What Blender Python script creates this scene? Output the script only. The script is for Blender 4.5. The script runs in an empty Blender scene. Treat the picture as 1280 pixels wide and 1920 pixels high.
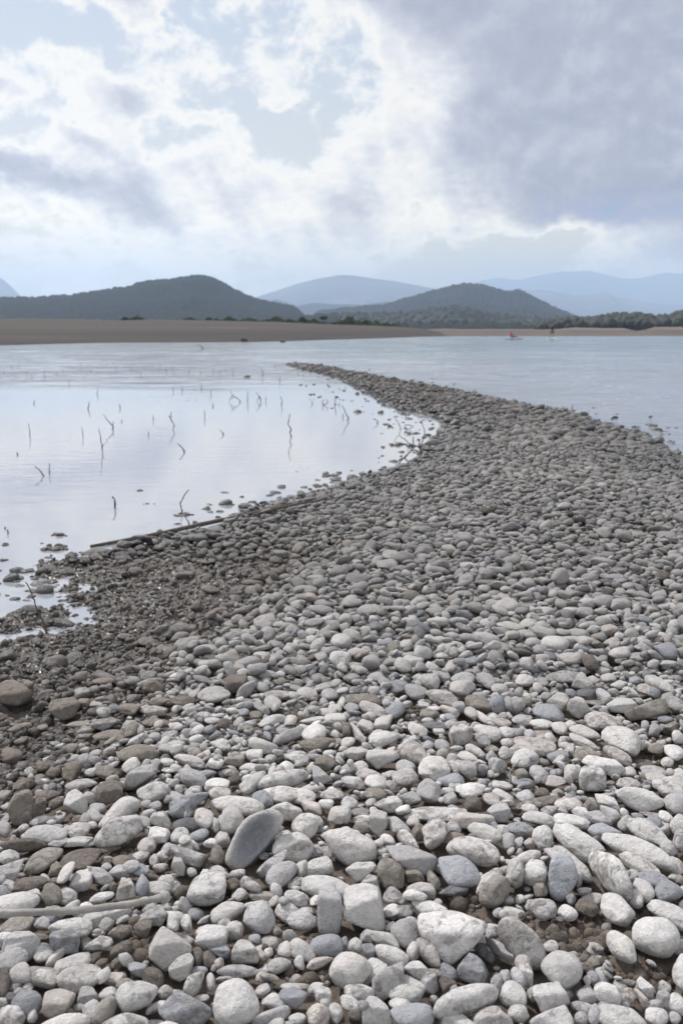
import bpy, math, random
import numpy as np
from mathutils import Vector, Matrix

rng = np.random.default_rng(7)
random.seed(7)
SC = bpy.context.scene
COL = SC.collection

# ------------------------------------------------------------------ camera
CAM_H = 1.0
FPX = 1867.0                       # focal length in photo pixels
PITCH = math.atan(339.0 / FPX)
cam_d = bpy.data.cameras.new("camera")
cam = bpy.data.objects.new("camera", cam_d)
COL.objects.link(cam)
cam.location = (0, 0, CAM_H)
cam.rotation_euler = (math.pi / 2 - PITCH, 0, 0)
cam_d.sensor_fit = 'VERTICAL'
cam_d.sensor_height = 36.0
cam_d.lens = 36.0 * FPX / 1920.0
cam_d.clip_start = 0.05
cam_d.clip_end = 60000.0
cam_d.dof.use_dof = True
cam_d.dof.focus_distance = 2.0
cam_d.dof.aperture_fstop = 8.5
SC.camera = cam

# ------------------------------------------------------------------ world
SUN_EL, SUN_AZ = 50.0, -48.0       # azimuth from +Y, negative = left
W = bpy.data.worlds.new("World"); SC.world = W; W.use_nodes = True
nt = W.node_tree
for n in list(nt.nodes): nt.nodes.remove(n)

class NB:
    """tiny helper for node graphs"""
    def __init__(s, tree): s.t = tree
    def n(s, kind, **kw):
        nd = s.t.nodes.new(kind)
        for k, v in kw.items(): setattr(nd, k, v)
        return nd
    def put(s, sock, v):
        if v is None: return
        if isinstance(v, bpy.types.NodeSocket): s.t.links.new(v, sock)
        else: sock.default_value = v
    def m(s, op, a, b=None, c=None, clamp=False):
        nd = s.n('ShaderNodeMath', operation=op, use_clamp=clamp)
        s.put(nd.inputs[0], a); s.put(nd.inputs[1], b); s.put(nd.inputs[2], c)
        return nd.outputs[0]
    def vm(s, op, a, b=None):
        nd = s.n('ShaderNodeVectorMath', operation=op)
        s.put(nd.inputs[0], a); s.put(nd.inputs[1], b)
        return nd.outputs[0]
    def noise(s, vec, scale, detail=4, rough=0.5, dist=0.0, lac=2.0):
        nd = s.n('ShaderNodeTexNoise')
        s.put(nd.inputs['Vector'], vec); s.put(nd.inputs['Scale'], scale)
        s.put(nd.inputs['Detail'], detail); s.put(nd.inputs['Roughness'], rough)
        s.put(nd.inputs['Distortion'], dist); s.put(nd.inputs['Lacunarity'], lac)
        return nd.outputs[0]
    def ramp(s, fac, stops, interp='LINEAR'):
        nd = s.n('ShaderNodeValToRGB'); nd.color_ramp.interpolation = interp
        e = nd.color_ramp.elements
        while len(e) < len(stops): e.new(0.5)
        for i, (p, c) in enumerate(stops):
            e[i].position = p
            e[i].color = (c[0], c[1], c[2], 1) if not isinstance(c, (int, float)) else (c, c, c, 1)
        s.put(nd.inputs[0], fac)
        return nd.outputs[0]
    def mix(s, fac, a, b, blend='MIX'):
        nd = s.n('ShaderNodeMix', data_type='RGBA', blend_type=blend)
        s.put(nd.inputs[0], fac)
        for sock, v in ((nd.inputs[6], a), (nd.inputs[7], b)):
            if isinstance(v, tuple) and len(v) == 3: v = (*v, 1)
            s.put(sock, v)
        return nd.outputs[2]
    def mr(s, v, a, b, c=0.0, d=1.0, smooth=False):
        nd = s.n('ShaderNodeMapRange')
        if smooth: nd.interpolation_type = 'SMOOTHSTEP'
        for i, q in enumerate((v, a, b, c, d)): s.put(nd.inputs[i], q)
        return nd.outputs[0]

HAZE = 1.5e-4; HAZE_SRC = (.49, .60, .81)
def build_world():
    b = NB(nt)
    tc = b.n('ShaderNodeTexCoord')
    sep = b.n('ShaderNodeSeparateXYZ'); b.put(sep.inputs[0], tc.outputs['Generated'])
    X, Y, Z = sep.outputs
    az = b.m('ARCTAN2', X, Y)
    el = b.m('ARCSINE', Z)
    U = b.m('MULTIPLY', az, 18.67)        # ten-degree-ish units: 1 unit = 3.07 degrees
    V = b.m('MULTIPLY', el, 18.67)
    # stretched direction for the cloud noise, finer and flatter towards the horizon
    Vw = b.m('POWER', b.m('MAXIMUM', V, 0.0), 0.72)
    comb = b.n('ShaderNodeCombineXYZ')
    b.put(comb.inputs[0], U); b.put(comb.inputs[1], b.m('MULTIPLY', Vw, 2.5))
    b.put(comb.inputs[2], b.m('MULTIPLY', Y, 2.0))
    P = comb.outputs[0]
    # warp for blob coordinates
    w1 = b.n('ShaderNodeTexNoise'); b.put(w1.inputs['Vector'], P)
    w1.inputs['Scale'].default_value = 0.55; w1.inputs['Detail'].default_value = 5; w1.inputs['Roughness'].default_value = 0.6
    sw = b.n('ShaderNodeSeparateColor'); b.put(sw.inputs[0], w1.outputs['Color'])
    Uw = b.m('ADD', U, b.m('MULTIPLY', b.m('SUBTRACT', sw.outputs[0], 0.5), 2.6))
    Vv = b.m('ADD', V, b.m('MULTIPLY', b.m('SUBTRACT', sw.outputs[1], 0.5), 1.5))
    blobs = [  # photo-like x, y, rx, ry, tilt degrees, amplitude
        (1110, 140, 300, 165, -22, 0.52), (1180, 300, 290, 110, -4, 0.46), (720, 5, 230, 62, -12, 0.44),
        (985, 370, 170, 62, -14, 0.24), (640, 430, 220, 40, 0, 0.12), (320, 375, 150, 55, 0, 0.34),
        (60, 345, 130, 26, -8, 0.44), (0, 205, 60, 26, -10, 0.42), (40, 25, 140, 45, 0, 0.12),
        (235, 55, 90, 38, -35, 0.30), (1235, 450, 110, 60, 10, 0.16), (250, 230, 110, 26, 0, 0.12),
        (590, 262, 80, 45, 30, -0.17), (120, 105, 100, 45, 0, -0.16), (440, 200, 110, 40, -20, -0.10), (540, 235, 26, 14, 0, 0.22), (400, 245, 45, 12, 0, 0.2), (170, 290, 60, 14, -14, 0.2), (140, 160, 60, 22, -14, 0.16), (235, 215, 70, 20, -16, 0.18),
        (960, 490, 200, 28, 8, -0.30), (90, 270, 120, 22, 0, -0.10), (390, 95, 60, 40, -40, -0.16),
        (150, 490, 260, 18, 0, 0.10), (1500, 250, 320, 240, 0, 0.4), (560, 300, 60, 30, 0, -0.1),
    ]
    D = None
    for (x, y, rx, ry, tilt, amp) in blobs:
        u0, v0 = (x - 640) / 100.0, (621 - y) / 100.0
        t = math.radians(tilt); c, s_ = math.cos(t), math.sin(t)
        du = b.m('SUBTRACT', Uw, u0); dv = b.m('SUBTRACT', Vv, v0)
        p = b.m('ADD', b.m('MULTIPLY', du, c * 100 / rx), b.m('MULTIPLY', dv, s_ * 100 / rx))
        q = b.m('ADD', b.m('MULTIPLY', du, -s_ * 100 / ry), b.m('MULTIPLY', dv, c * 100 / ry))
        r2 = b.m('ADD', b.m('MULTIPLY', p, p), b.m('MULTIPLY', q, q))
        g = b.m('MULTIPLY', b.m('EXPONENT', b.m('MULTIPLY', b.m('POWER', r2, 1.5), -0.5)), amp)
        D = g if D is None else b.m('ADD', D, g)
    n1 = b.noise(P, 0.72, 10, 0.56, 0.35)
    n2 = b.noise(P, 3.1, 8, 0.58, 0.15)
    nn = b.m('ADD', b.m('MULTIPLY', b.m('SUBTRACT', n1, 0.5), 1.05), b.m('MULTIPLY', b.m('SUBTRACT', n2, 0.5), 0.40))
    # the same field a little higher and nearer the sun: cloud tops stand lit, bases shaded
    Pu = b.vm('ADD', P, (-0.10, 0.26, 0.0))
    m1 = b.noise(Pu, 0.72, 10, 0.56, 0.35); m2 = b.noise(Pu, 3.1, 8, 0.58, 0.15)
    relief = b.m('ADD', b.m('SUBTRACT', m1, n1), b.m('MULTIPLY', b.m('SUBTRACT', m2, n2), 0.30))
    D = b.m('ADD', b.m('ADD', D, nn), 0.325)
    D = b.m('SMOOTH_MIN', D, 0.80, 0.25)
    cover = b.mr(D, 0.18, 0.36, 0, 1, True)
    n3 = b.noise(P, 0.9, 9, 0.54, 0.5)
    thick = b.m('ADD', D, b.m('MULTIPLY', b.m('SUBTRACT', n3, 0.5), 0.26))
    thick = b.m('ADD', thick, b.m('MULTIPLY', relief, 0.48))
    K = 10.0
    cl = b.ramp(thick, [(0.0, (.72, .76, .82)), (0.24, (.82, .835, .86)), (0.38, (.875, .865, .85)), (0.50, (.75, .765, .805)), (0.63, (.60, .625, .705)),
                        (0.80, (.44, .468, .575)), (1.0, (.34, .37, .475))])
    sky = b.n('ShaderNodeTexSky', sky_type='NISHITA')
    sky.sun_disc = False
    sky.sun_elevation = math.radians(SUN_EL); sky.sun_rotation = math.radians(SUN_AZ)
    sky.air_density = 1.2; sky.dust_density = 2.5; sky.ozone_density = 1.0
    pale = b.mr(V, 0.0, 6.5, 1.0, 0.0)
    palec = b.mix(pale, (.54 * K, .62 * K, .755 * K), (.79 * K, .775 * K, .75 * K))
    skyc = b.mix(0.8, sky.outputs[0], palec)
    clk = b.vm('SCALE', cl, None); clk.node.inputs[3].default_value = K
    low = b.mr(V, 0.3, 2.0, 0.6, 1.0, True)      # clouds melt into the bright band near the horizon
    cf = b.m('MULTIPLY', cover, low)
    col = b.mix(cf, skyc, clk)
    # light beyond the hazy layer: brighter low down, where the layer takes more of it away
    T = b.m('EXPONENT', b.m('DIVIDE', -HAZE * 950.0, b.m('MAXIMUM', Z, 0.02)))
    T = b.m('MAXIMUM', T, 0.26)
    ins = b.vm('SCALE', tuple(K * q for q in HAZE_SRC), None); b.put(ins.node.inputs[3], b.m('SUBTRACT', 1.0, T))
    col = b.vm('SUBTRACT', col, ins)
    col = b.vm('SCALE', b.vm('MAXIMUM', col, (0.3, 0.3, 0.3)), None); b.put(col.node.inputs[3], b.m('DIVIDE', 1.0, T))
    bg = b.n('ShaderNodeBackground'); b.put(bg.inputs[0], col); bg.inputs[1].default_value = 0.1
    out = b.n('ShaderNodeOutputWorld'); nt.links.new(bg.outputs[0], out.inputs[0])
build_world()
W.cycles.sampling_method = 'MANUAL'; W.cycles.sample_map_resolution = 512

sun_d = bpy.data.lights.new("sun", 'SUN'); sun = bpy.data.objects.new("sun", sun_d); COL.objects.link(sun)
sun_d.energy = 4.3; sun_d.angle = math.radians(5); sun_d.color = (1.0, 0.955, 0.915)
_e, _a = math.radians(SUN_EL), math.radians(SUN_AZ)
sun_dir = Vector((math.sin(_a) * math.cos(_e), math.cos(_a) * math.cos(_e), math.sin(_e)))
sun.rotation_euler = sun_dir.to_track_quat('Z', 'Y').to_euler()
sun.location = (-20, 10, 30)
SC.view_settings.view_transform = 'Standard'; SC.view_settings.look = 'None'
SC.view_settings.exposure = 0.0; SC.view_settings.gamma = 1.0
SC.cycles.max_bounces = 6; SC.cycles.diffuse_bounces = 3; SC.cycles.glossy_bounces = 3
SC.cycles.volume_bounces = 3

# ------------------------------------------------------------------ geometry helpers
cp, sp = math.cos(PITCH), math.sin(PITCH)
FW = np.array([0, cp, -sp]); UPV = np.array([0, sp, cp]); RT = np.array([1.0, 0, 0])
CAMP = np.array([0, 0, CAM_H])
def ray(px, py):
    d = FW + (px - 640) / FPX * RT + (960 - py) / FPX * UPV
    return d
def at_z(px, py, z=0.0):
    d = ray(px, py); t = (z - CAM_H) / d[2]
    return CAMP + d * t
def at_dist(px, py, dist):
    d = ray(px, py); return CAMP + d * (dist / d[1])
def project(P):
    P = np.asarray(P, float) - CAMP
    f = P @ FW
    return 640 + FPX * (P @ RT) / f, 960 - FPX * (P @ UPV) / f, f

def mesh_np(name, V, F, mats=(), smooth=True, attrs=None):
    """V (n,3); F list of arrays of equal-size faces (k,3) or (k,4)"""
    me = bpy.data.meshes.new(name)
    if isinstance(F, np.ndarray): F = [F]
    me.vertices.add(len(V)); me.vertices.foreach_set('co', np.asarray(V, np.float32).ravel())
    nl = sum(f.size for f in F); nf = sum(len(f) for f in F)
    me.loops.add(nl); me.polygons.add(nf)
    me.loops.foreach_set('vertex_index', np.concatenate([f.ravel() for f in F]).astype(np.int32))
    sizes = np.concatenate([np.full(len(f), f.shape[1]) for f in F])
    starts = np.concatenate([[0], np.cumsum(sizes)[:-1]]).astype(np.int32)
    me.polygons.foreach_set('loop_start', starts)
    me.update(calc_edges=True)
    me.polygons.foreach_set('use_smooth', np.full(nf, smooth, bool))
    for k, a in (attrs or {}).items():
        at = me.attributes.new(k, 'FLOAT_COLOR', 'POINT')
        at.data.foreach_set('color', np.asarray(a, np.float32).ravel())
    for m in mats: me.materials.append(m)
    me.validate()
    return me
def link(name, me, parent=None, loc=(0, 0, 0)):
    o = bpy.data.objects.new(name, me); COL.objects.link(o); o.location = loc
    if parent: o.parent = parent
    return o
def tag(o, label=None, cat=None, group=None, kind=None):
    if label: o['label'] = label
    if cat: o['category'] = cat
    if group: o['group'] = group
    if kind: o['kind'] = kind
    return o
def grid_faces(nr, nc, wrap=False):
    i = np.arange(nr - 1)[:, None]; j = np.arange(nc if wrap else nc - 1)[None, :]
    j2 = (j + 1) % nc
    return np.stack([i * nc + j, i * nc + j2, (i + 1) * nc + j2, (i + 1) * nc + j], -1).reshape(-1, 4)

_ico = {}
def ico(n):
    if n in _ico: return _ico[n]
    import bmesh
    bm = bmesh.new(); bmesh.ops.create_icosphere(bm, subdivisions=n, radius=1.0)
    V = np.array([v.co[:] for v in bm.verts]); F = np.array([[v.index for v in f.verts] for f in bm.faces])
    bm.free(); V /= np.linalg.norm(V, axis=1)[:, None]
    _ico[n] = (V, F); return _ico[n]

# value noise in numpy
_perm = rng.integers(0, 1 << 16, 4096)
def _h(i, j, k):
    return (_perm[(i * 73 + j * 179 + k * 283 + _perm[(i ^ (j * 7) ^ (k * 13)) & 4095]) & 4095] / 65535.0)
def vnoise(P):
    P = np.asarray(P, float); i = np.floor(P).astype(int); f = P - i; f = f * f * (3 - 2 * f)
    r = 0
    for a in (0, 1):
        for b_ in (0, 1):
            for c in (0, 1):
                w = (f[..., 0] if a else 1 - f[..., 0]) * (f[..., 1] if b_ else 1 - f[..., 1]) * (f[..., 2] if c else 1 - f[..., 2])
                r = r + w * _h(i[..., 0] + a, i[..., 1] + b_, i[..., 2] + c)
    return r * 2 - 1
def fbm(P, o=4, rough=0.5):
    P = np.asarray(P, float); r = 0; a = 1; t = 0
    for k in range(o):
        r = r + a * vnoise(P * 2 ** k + 17.3 * k); t += a; a *= rough
    return r / t
def fbm2(x, y, s, o=4, z=0.0, rough=0.5):
    return fbm(np.stack([np.asarray(x) * s, np.asarray(y) * s, np.full(np.shape(x), z)], -1), o, rough)
def sstep(x, a, b):
    t = np.clip((x - a) / (b - a), 0, 1); return t * t * (3 - 2 * t)

# ------------------------------------------------------------------ materials
def new_mat(name):
    m = bpy.data.materials.new(name); m.use_nodes = True
    t = m.node_tree
    for n in list(t.nodes): t.nodes.remove(n)
    b = NB(t); out = b.n('ShaderNodeOutputMaterial'); pr = b.n('ShaderNodeBsdfPrincipled')
    t.links.new(pr.outputs[0], out.inputs[0])
    return m, b, pr, out
def bump(b, pr, h, strength, dist):
    bp = b.n('ShaderNodeBump'); bp.inputs['Strength'].default_value = strength; bp.inputs['Distance'].default_value = dist
    b.put(bp.inputs['Height'], h); b.t.links.new(bp.outputs[0], pr.inputs['Normal'])

def stone_material():
    m, b, pr, out = new_mat("river_stone")
    a1 = b.n('ShaderNodeAttribute', attribute_name='tone'); a2 = b.n('ShaderNodeAttribute', attribute_name='wear')
    s2 = b.n('ShaderNodeSeparateColor'); b.put(s2.inputs[0], a2.outputs['Color'])
    dirt, wet, vein = s2.outputs
    geo = b.n('ShaderNodeNewGeometry')
    off = b.n('ShaderNodeCombineXYZ')
    for i in range(3): b.put(off.inputs[i], b.m('MULTIPLY', a1.outputs['Alpha'], (37.0, 71.0, 113.0)[i]))
    P = b.vm('ADD', geo.outputs['Position'], off.outputs[0])
    big = b.noise(P, 38, 5, 0.6, 0.6)
    mid = b.noise(P, 150, 5, 0.65, 0.2)
    fine = b.noise(P, 700, 4, 0.7)
    shade = b.m('ADD', b.m('ADD', b.mr(big, 0.25, 0.75, 0.80, 1.14), b.mr(mid, 0.25, 0.75, -0.14, 0.12)), b.mr(fine, 0.25, 0.75, -0.16, 0.14))
    base = b.vm('SCALE', a1.outputs['Color'], None); b.put(base.node.inputs[3], shade)
    blotch = b.mr(b.noise(P, 90, 6, 0.75), 0.5, 0.62, 0, 1, True)
    base = b.mix(b.m('MULTIPLY', blotch, 0.32), base, (.30, .27, .24))
    # pale veins on some stones
    vn = b.noise(P, 26, 3, 0.5, 1.2)
    line = b.m('MULTIPLY', b.mr(b.m('ABSOLUTE', b.m('SUBTRACT', vn, 0.5)), 0.0, 0.012, 1, 0, True), vein)
    base = b.mix(b.m('MULTIPLY', line, 0.6), base, (.62, .60, .58))
    # bluish cloudy mottling on the same stones
    mot = b.m('MULTIPLY', b.mr(b.noise(P, 70, 3, 0.5), 0.45, 0.65, 0, 1, True), vein)
    base = b.mix(b.m('MULTIPLY', mot, 0.40), base, (.25, .26, .295))
    # tiny dark specks
    vo = b.n('ShaderNodeTexVoronoi'); b.put(vo.inputs['Vector'], P); vo.inputs['Scale'].default_value = 330
    speck = b.m('MULTIPLY', b.mr(vo.outputs['Distance'], 0.10, 0.22, 1, 0, True), b.mr(mid, 0.52, 0.6, 0, 1, True))
    base = b.mix(b.m('MULTIPLY', speck, 0.45), base, (.16, .14, .12))
    # mud crust
    md = b.noise(P, 55, 6, 0.7, 0.5)
    th = b.mr(dirt, 0, 1, 0.80, 0.30)
    crust = b.mr(b.m('SUBTRACT', md, th), -0.07, 0.16, 0, 1, True)
    base = b.mix(b.m('MULTIPLY', crust, 0.72), base, (.245, .205, .175))
    dark = b.mr(wet, 0, 1, 1.0, 0.36)
    fin = b.vm('SCALE', base, None); b.put(fin.node.inputs[3], dark)
    b.put(pr.inputs['Base Color'], fin)
    b.put(pr.inputs['Roughness'], b.mr(wet, 0, 1, 0.9, 0.24))
    b.put(pr.inputs['Specular IOR Level'], b.mr(wet, 0, 1, 0.3, 0.75))
    v2 = b.n('ShaderNodeTexVoronoi'); b.put(v2.inputs['Vector'], P); v2.inputs['Scale'].default_value = 210
    pits = b.m('MULTIPLY', b.mr(v2.outputs['Distance'], 0.0, 0.45, -1, 0), b.mr(big, 0.45, 0.65, 0.0, 0.8, True))
    h = b.m('ADD', b.m('ADD', b.m('MULTIPLY', big, 1.1), b.m('MULTIPLY', mid, 0.85)), b.m('ADD', b.m('MULTIPLY', fine, 0.28), b.m('MULTIPLY', pits, 0.45)))
    h = b.m('ADD', h, b.m('MULTIPLY', crust, 0.6))
    bump(b, pr, h, 1.0, 0.0055)
    return m
M_STONE = stone_material()

def soil_material():
    m, b, pr, out = new_mat("mud_and_soil")
    geo = b.n('ShaderNodeNewGeometry'); P = geo.outputs['Position']
    sep = b.n('ShaderNodeSeparateXYZ'); b.put(sep.inputs[0], P)
    n1 = b.noise(P, 14, 6, 0.65, 0.3); n2 = b.noise(P, 120, 6, 0.7); n3 = b.noise(P, 500, 3, 0.7)
    c = b.ramp(b.m('ADD', b.m('MULTIPLY', n1, 0.6), b.m('MULTIPLY', n2, 0.4)), [(0.3, (.10, .080, .067)), (0.5, (.175, .143, .122)), (0.7, (.27, .228, .195))])
    wet = b.mr(sep.outputs[2], 0.030, 0.085, 1.0, 0.0, True)
    fin = b.vm('SCALE', c, None); b.put(fin.node.inputs[3], b.mr(wet, 0, 1, 1.0, 0.42))
    b.put(pr.inputs['Base Color'], fin); b.put(pr.inputs['Roughness'], b.mr(wet, 0, 1, 0.95, 0.17))
    h = b.m('ADD', b.m('ADD', n2, b.m('MULTIPLY', n1, 0.8)), b.m('MULTIPLY', n3, 0.35))
    b.put(pr.inputs['Specular IOR Level'], b.mr(wet, 0, 1, 0.2, 0.8))
    bump(b, pr, h, 0.8, 0.009)
    return m
M_SOIL = soil_material()

def plain_mat(name, c1, c2, scale, rough=0.85, bdist=0.01, detail=5, bs=0.6, stretch=None):
    m, b, pr, out = new_mat(name)
    tc = b.n('ShaderNodeTexCoord'); P = tc.outputs['Object']
    if stretch:
        mp = b.n('ShaderNodeMapping'); b.put(mp.inputs[0], P); mp.inputs['Scale'].default_value = stretch; P = mp.outputs[0]
    n1 = b.noise(P, scale, detail, 0.6, 0.2); n2 = b.noise(P, scale * 6, 4, 0.6)
    f = b.m('ADD', b.m('MULTIPLY', n1, 0.7), b.m('MULTIPLY', n2, 0.3))
    b.put(pr.inputs['Base Color'], b.ramp(f, [(0.32, c1), (0.68, c2)])); pr.inputs['Roughness'].default_value = rough
    bump(b, pr, f, bs, bdist)
    return m

# ------------------------------------------------------------------ shoreline of the gravel spit
left_px = [(538, 684), (556, 690), (600, 701), (640, 713), (668, 727), (700, 742), (724, 760), (762, 771), (812, 779), (838, 796),
           (826, 822), (800, 842), (796, 866), (756, 884), (700, 896), (668, 906), (640, 922), (590, 936), (545, 945), (500, 956), (470, 975),
           (440, 990), (385, 1010), (300, 1026), (235, 1042), (170, 1056), (95, 1062), (75, 1090), (150, 1118), (60, 1140), (30, 1160), (40, 1195), (0, 1215)]
right_px = [(548, 682), (600, 687), (655, 697), (720, 709), (800, 724), (880, 739), (985, 762), (1060, 775), (1120, 793), (1185, 812), (1235, 838), (1262, 862), (1285, 900)]
Lw = [at_z(x, y)[:2] for x, y in left_px]
Rw = [at_z(x, y)[:2] for x, y in right_px]
poly = [tuple(p) for p in Rw] + [(3.3, 5.2), (5.0, 4.6), (9, 3.5), (14, 1), (14, -12), (-14, -12), (-9, 0.6), (-3.6, 2.0), (-2.2, 2.65)] + [tuple(p) for p in Lw[::-1]]
POLY = np.array(poly)
def sdist(x, y):
    """signed distance to the spit outline, positive on land"""
    x = np.asarray(x, float); y = np.asarray(y, float)
    best = np.full(x.shape, 1e9); inside = np.zeros(x.shape, bool)
    n = len(POLY)
    for i in range(n):
        ax, ay = POLY[i]; bx, by = POLY[(i + 1) % n]
        dx, dy = bx - ax, by - ay; L2 = dx * dx + dy * dy + 1e-12
        t = np.clip(((x - ax) * dx + (y - ay) * dy) / L2, 0, 1)
        d = (x - ax - t * dx) ** 2 + (y - ay - t * dy) ** 2
        best = np.minimum(best, d)
        if abs(dy) > 1e-12:
            c = ((ay > y) != (by > y)) & (x < dx * (y - ay) / dy + ax)
            inside ^= c
    return np.where(inside, 1, -1) * np.sqrt(best)
def to_px(x, y, z=0.05):
    P = np.stack([x, y, np.full(np.shape(x), z) if np.isscalar(z) else z], -1)
    a, b_, f = project(P)
    return a, b_, f
def mudness(x, y):
    """1 on the wet silt flat on the pool side of the near bank"""
    x = np.asarray(x, float); y = np.asarray(y, float)
    edge = -0.62 + 0.30 * (y - 2.1) + 0.22 * fbm2(x, y, 1.6, 4, 3.0)
    m = sstep(edge - x, -0.32, 0.36) * sstep(y, 1.35, 2.0) * (1 - sstep(y, 3.9, 5.0))
    return m
DIRT = [(1115, 1752, 120, 58), (1030, 1722, 60, 30), (548, 1770, 55, 32), (575, 1822, 70, 26), (265, 1775, 40, 48), (1245, 1430, 36, 34),
        (385, 1690, 34, 22), (170, 1590, 120, 40), (1235, 1800, 60, 40), (890, 1705, 60, 22), (430, 1640, 30, 40), (540, 1330, 30, 18), (770, 1330, 26, 18), (490, 1640, 40, 26)]
def dirtness(x, y):
    a, b_, f = to_px(np.asarray(x, float), np.asarray(y, float), 0.12)
    d = np.zeros(np.shape(x))
    for (cx, cy, rx, ry) in DIRT:
        d = np.maximum(d, np.exp(-(((a - cx) / rx) ** 2 + ((b_ - cy) / ry) ** 2) ** 2 * 0.6))
    return np.where(f > 0.2, d, 0)
def ground_z(x, y, detail=True):
    x = np.asarray(x, float); y = np.asarray(y, float)
    d = sdist(x, y)
    md = mudness(x, y)
    far = sstep(y, 6, 14)
    up = 0.115 * (1 - np.exp(-np.maximum(d, 0) / (0.55 + 0.25 * (1 - far)))) + 0.02 * far * (1 - np.exp(-np.maximum(d, 0) / 0.8))
    up = up * (1 - md * (0.45 + 0.33 * sstep(y, 2.4, 3.1)))
    dn = np.where(d < 0, -0.9 * (1 - np.exp(d / 6.0)), 0)
    z = up + dn
    near = np.exp(-np.abs(d) / 0.5)
    z = z + 0.02 * near * fbm2(x, y, 3.1, 4) * sstep(8 - y, 0, 4) + 0.010 * fbm2(x, y, 1.2, 3, 5.0)
    if detail:
        z = z + 0.030 * md * fbm2(x, y, 4.2, 4, 1.0) + (0.020 * md + 0.004 + 0.016 * dirtness(x, y)) * fbm2(x, y, 22, 4, 9.0, 0.6) + (0.010 * md + 0.005 * dirtness(x, y)) * fbm2(x, y, 75, 3, 2.0)
    return z

def build_ground():
    r = np.concatenate([[0.02], np.geomspace(0.25, .9, 60)[:-1], np.geomspace(0.9, 9, 640), np.geomspace(9, 60, 130)[1:], np.geomspace(60, 9000, 14)[1:]])
    th_f = np.linspace(-24, 24, 520); th_s = np.concatenate([np.linspace(24, 336, 130)[1:-1]])
    th = np.radians(np.concatenate([th_f, th_s]))
    R, T = np.meshgrid(r, th, indexing='ij')
    X = R * np.sin(T); Y = R * np.cos(T)
    Z = ground_z(X.ravel(), Y.ravel()).reshape(X.shape)
    Z = np.where(R > 70, -0.95, Z)
    V = np.stack([X, Y, Z], -1).reshape(-1, 3)
    me = mesh_np("ground", V, grid_faces(len(r), len(th), True), [M_SOIL])
    tag(link("ground", me), kind='structure')
build_ground()

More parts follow.
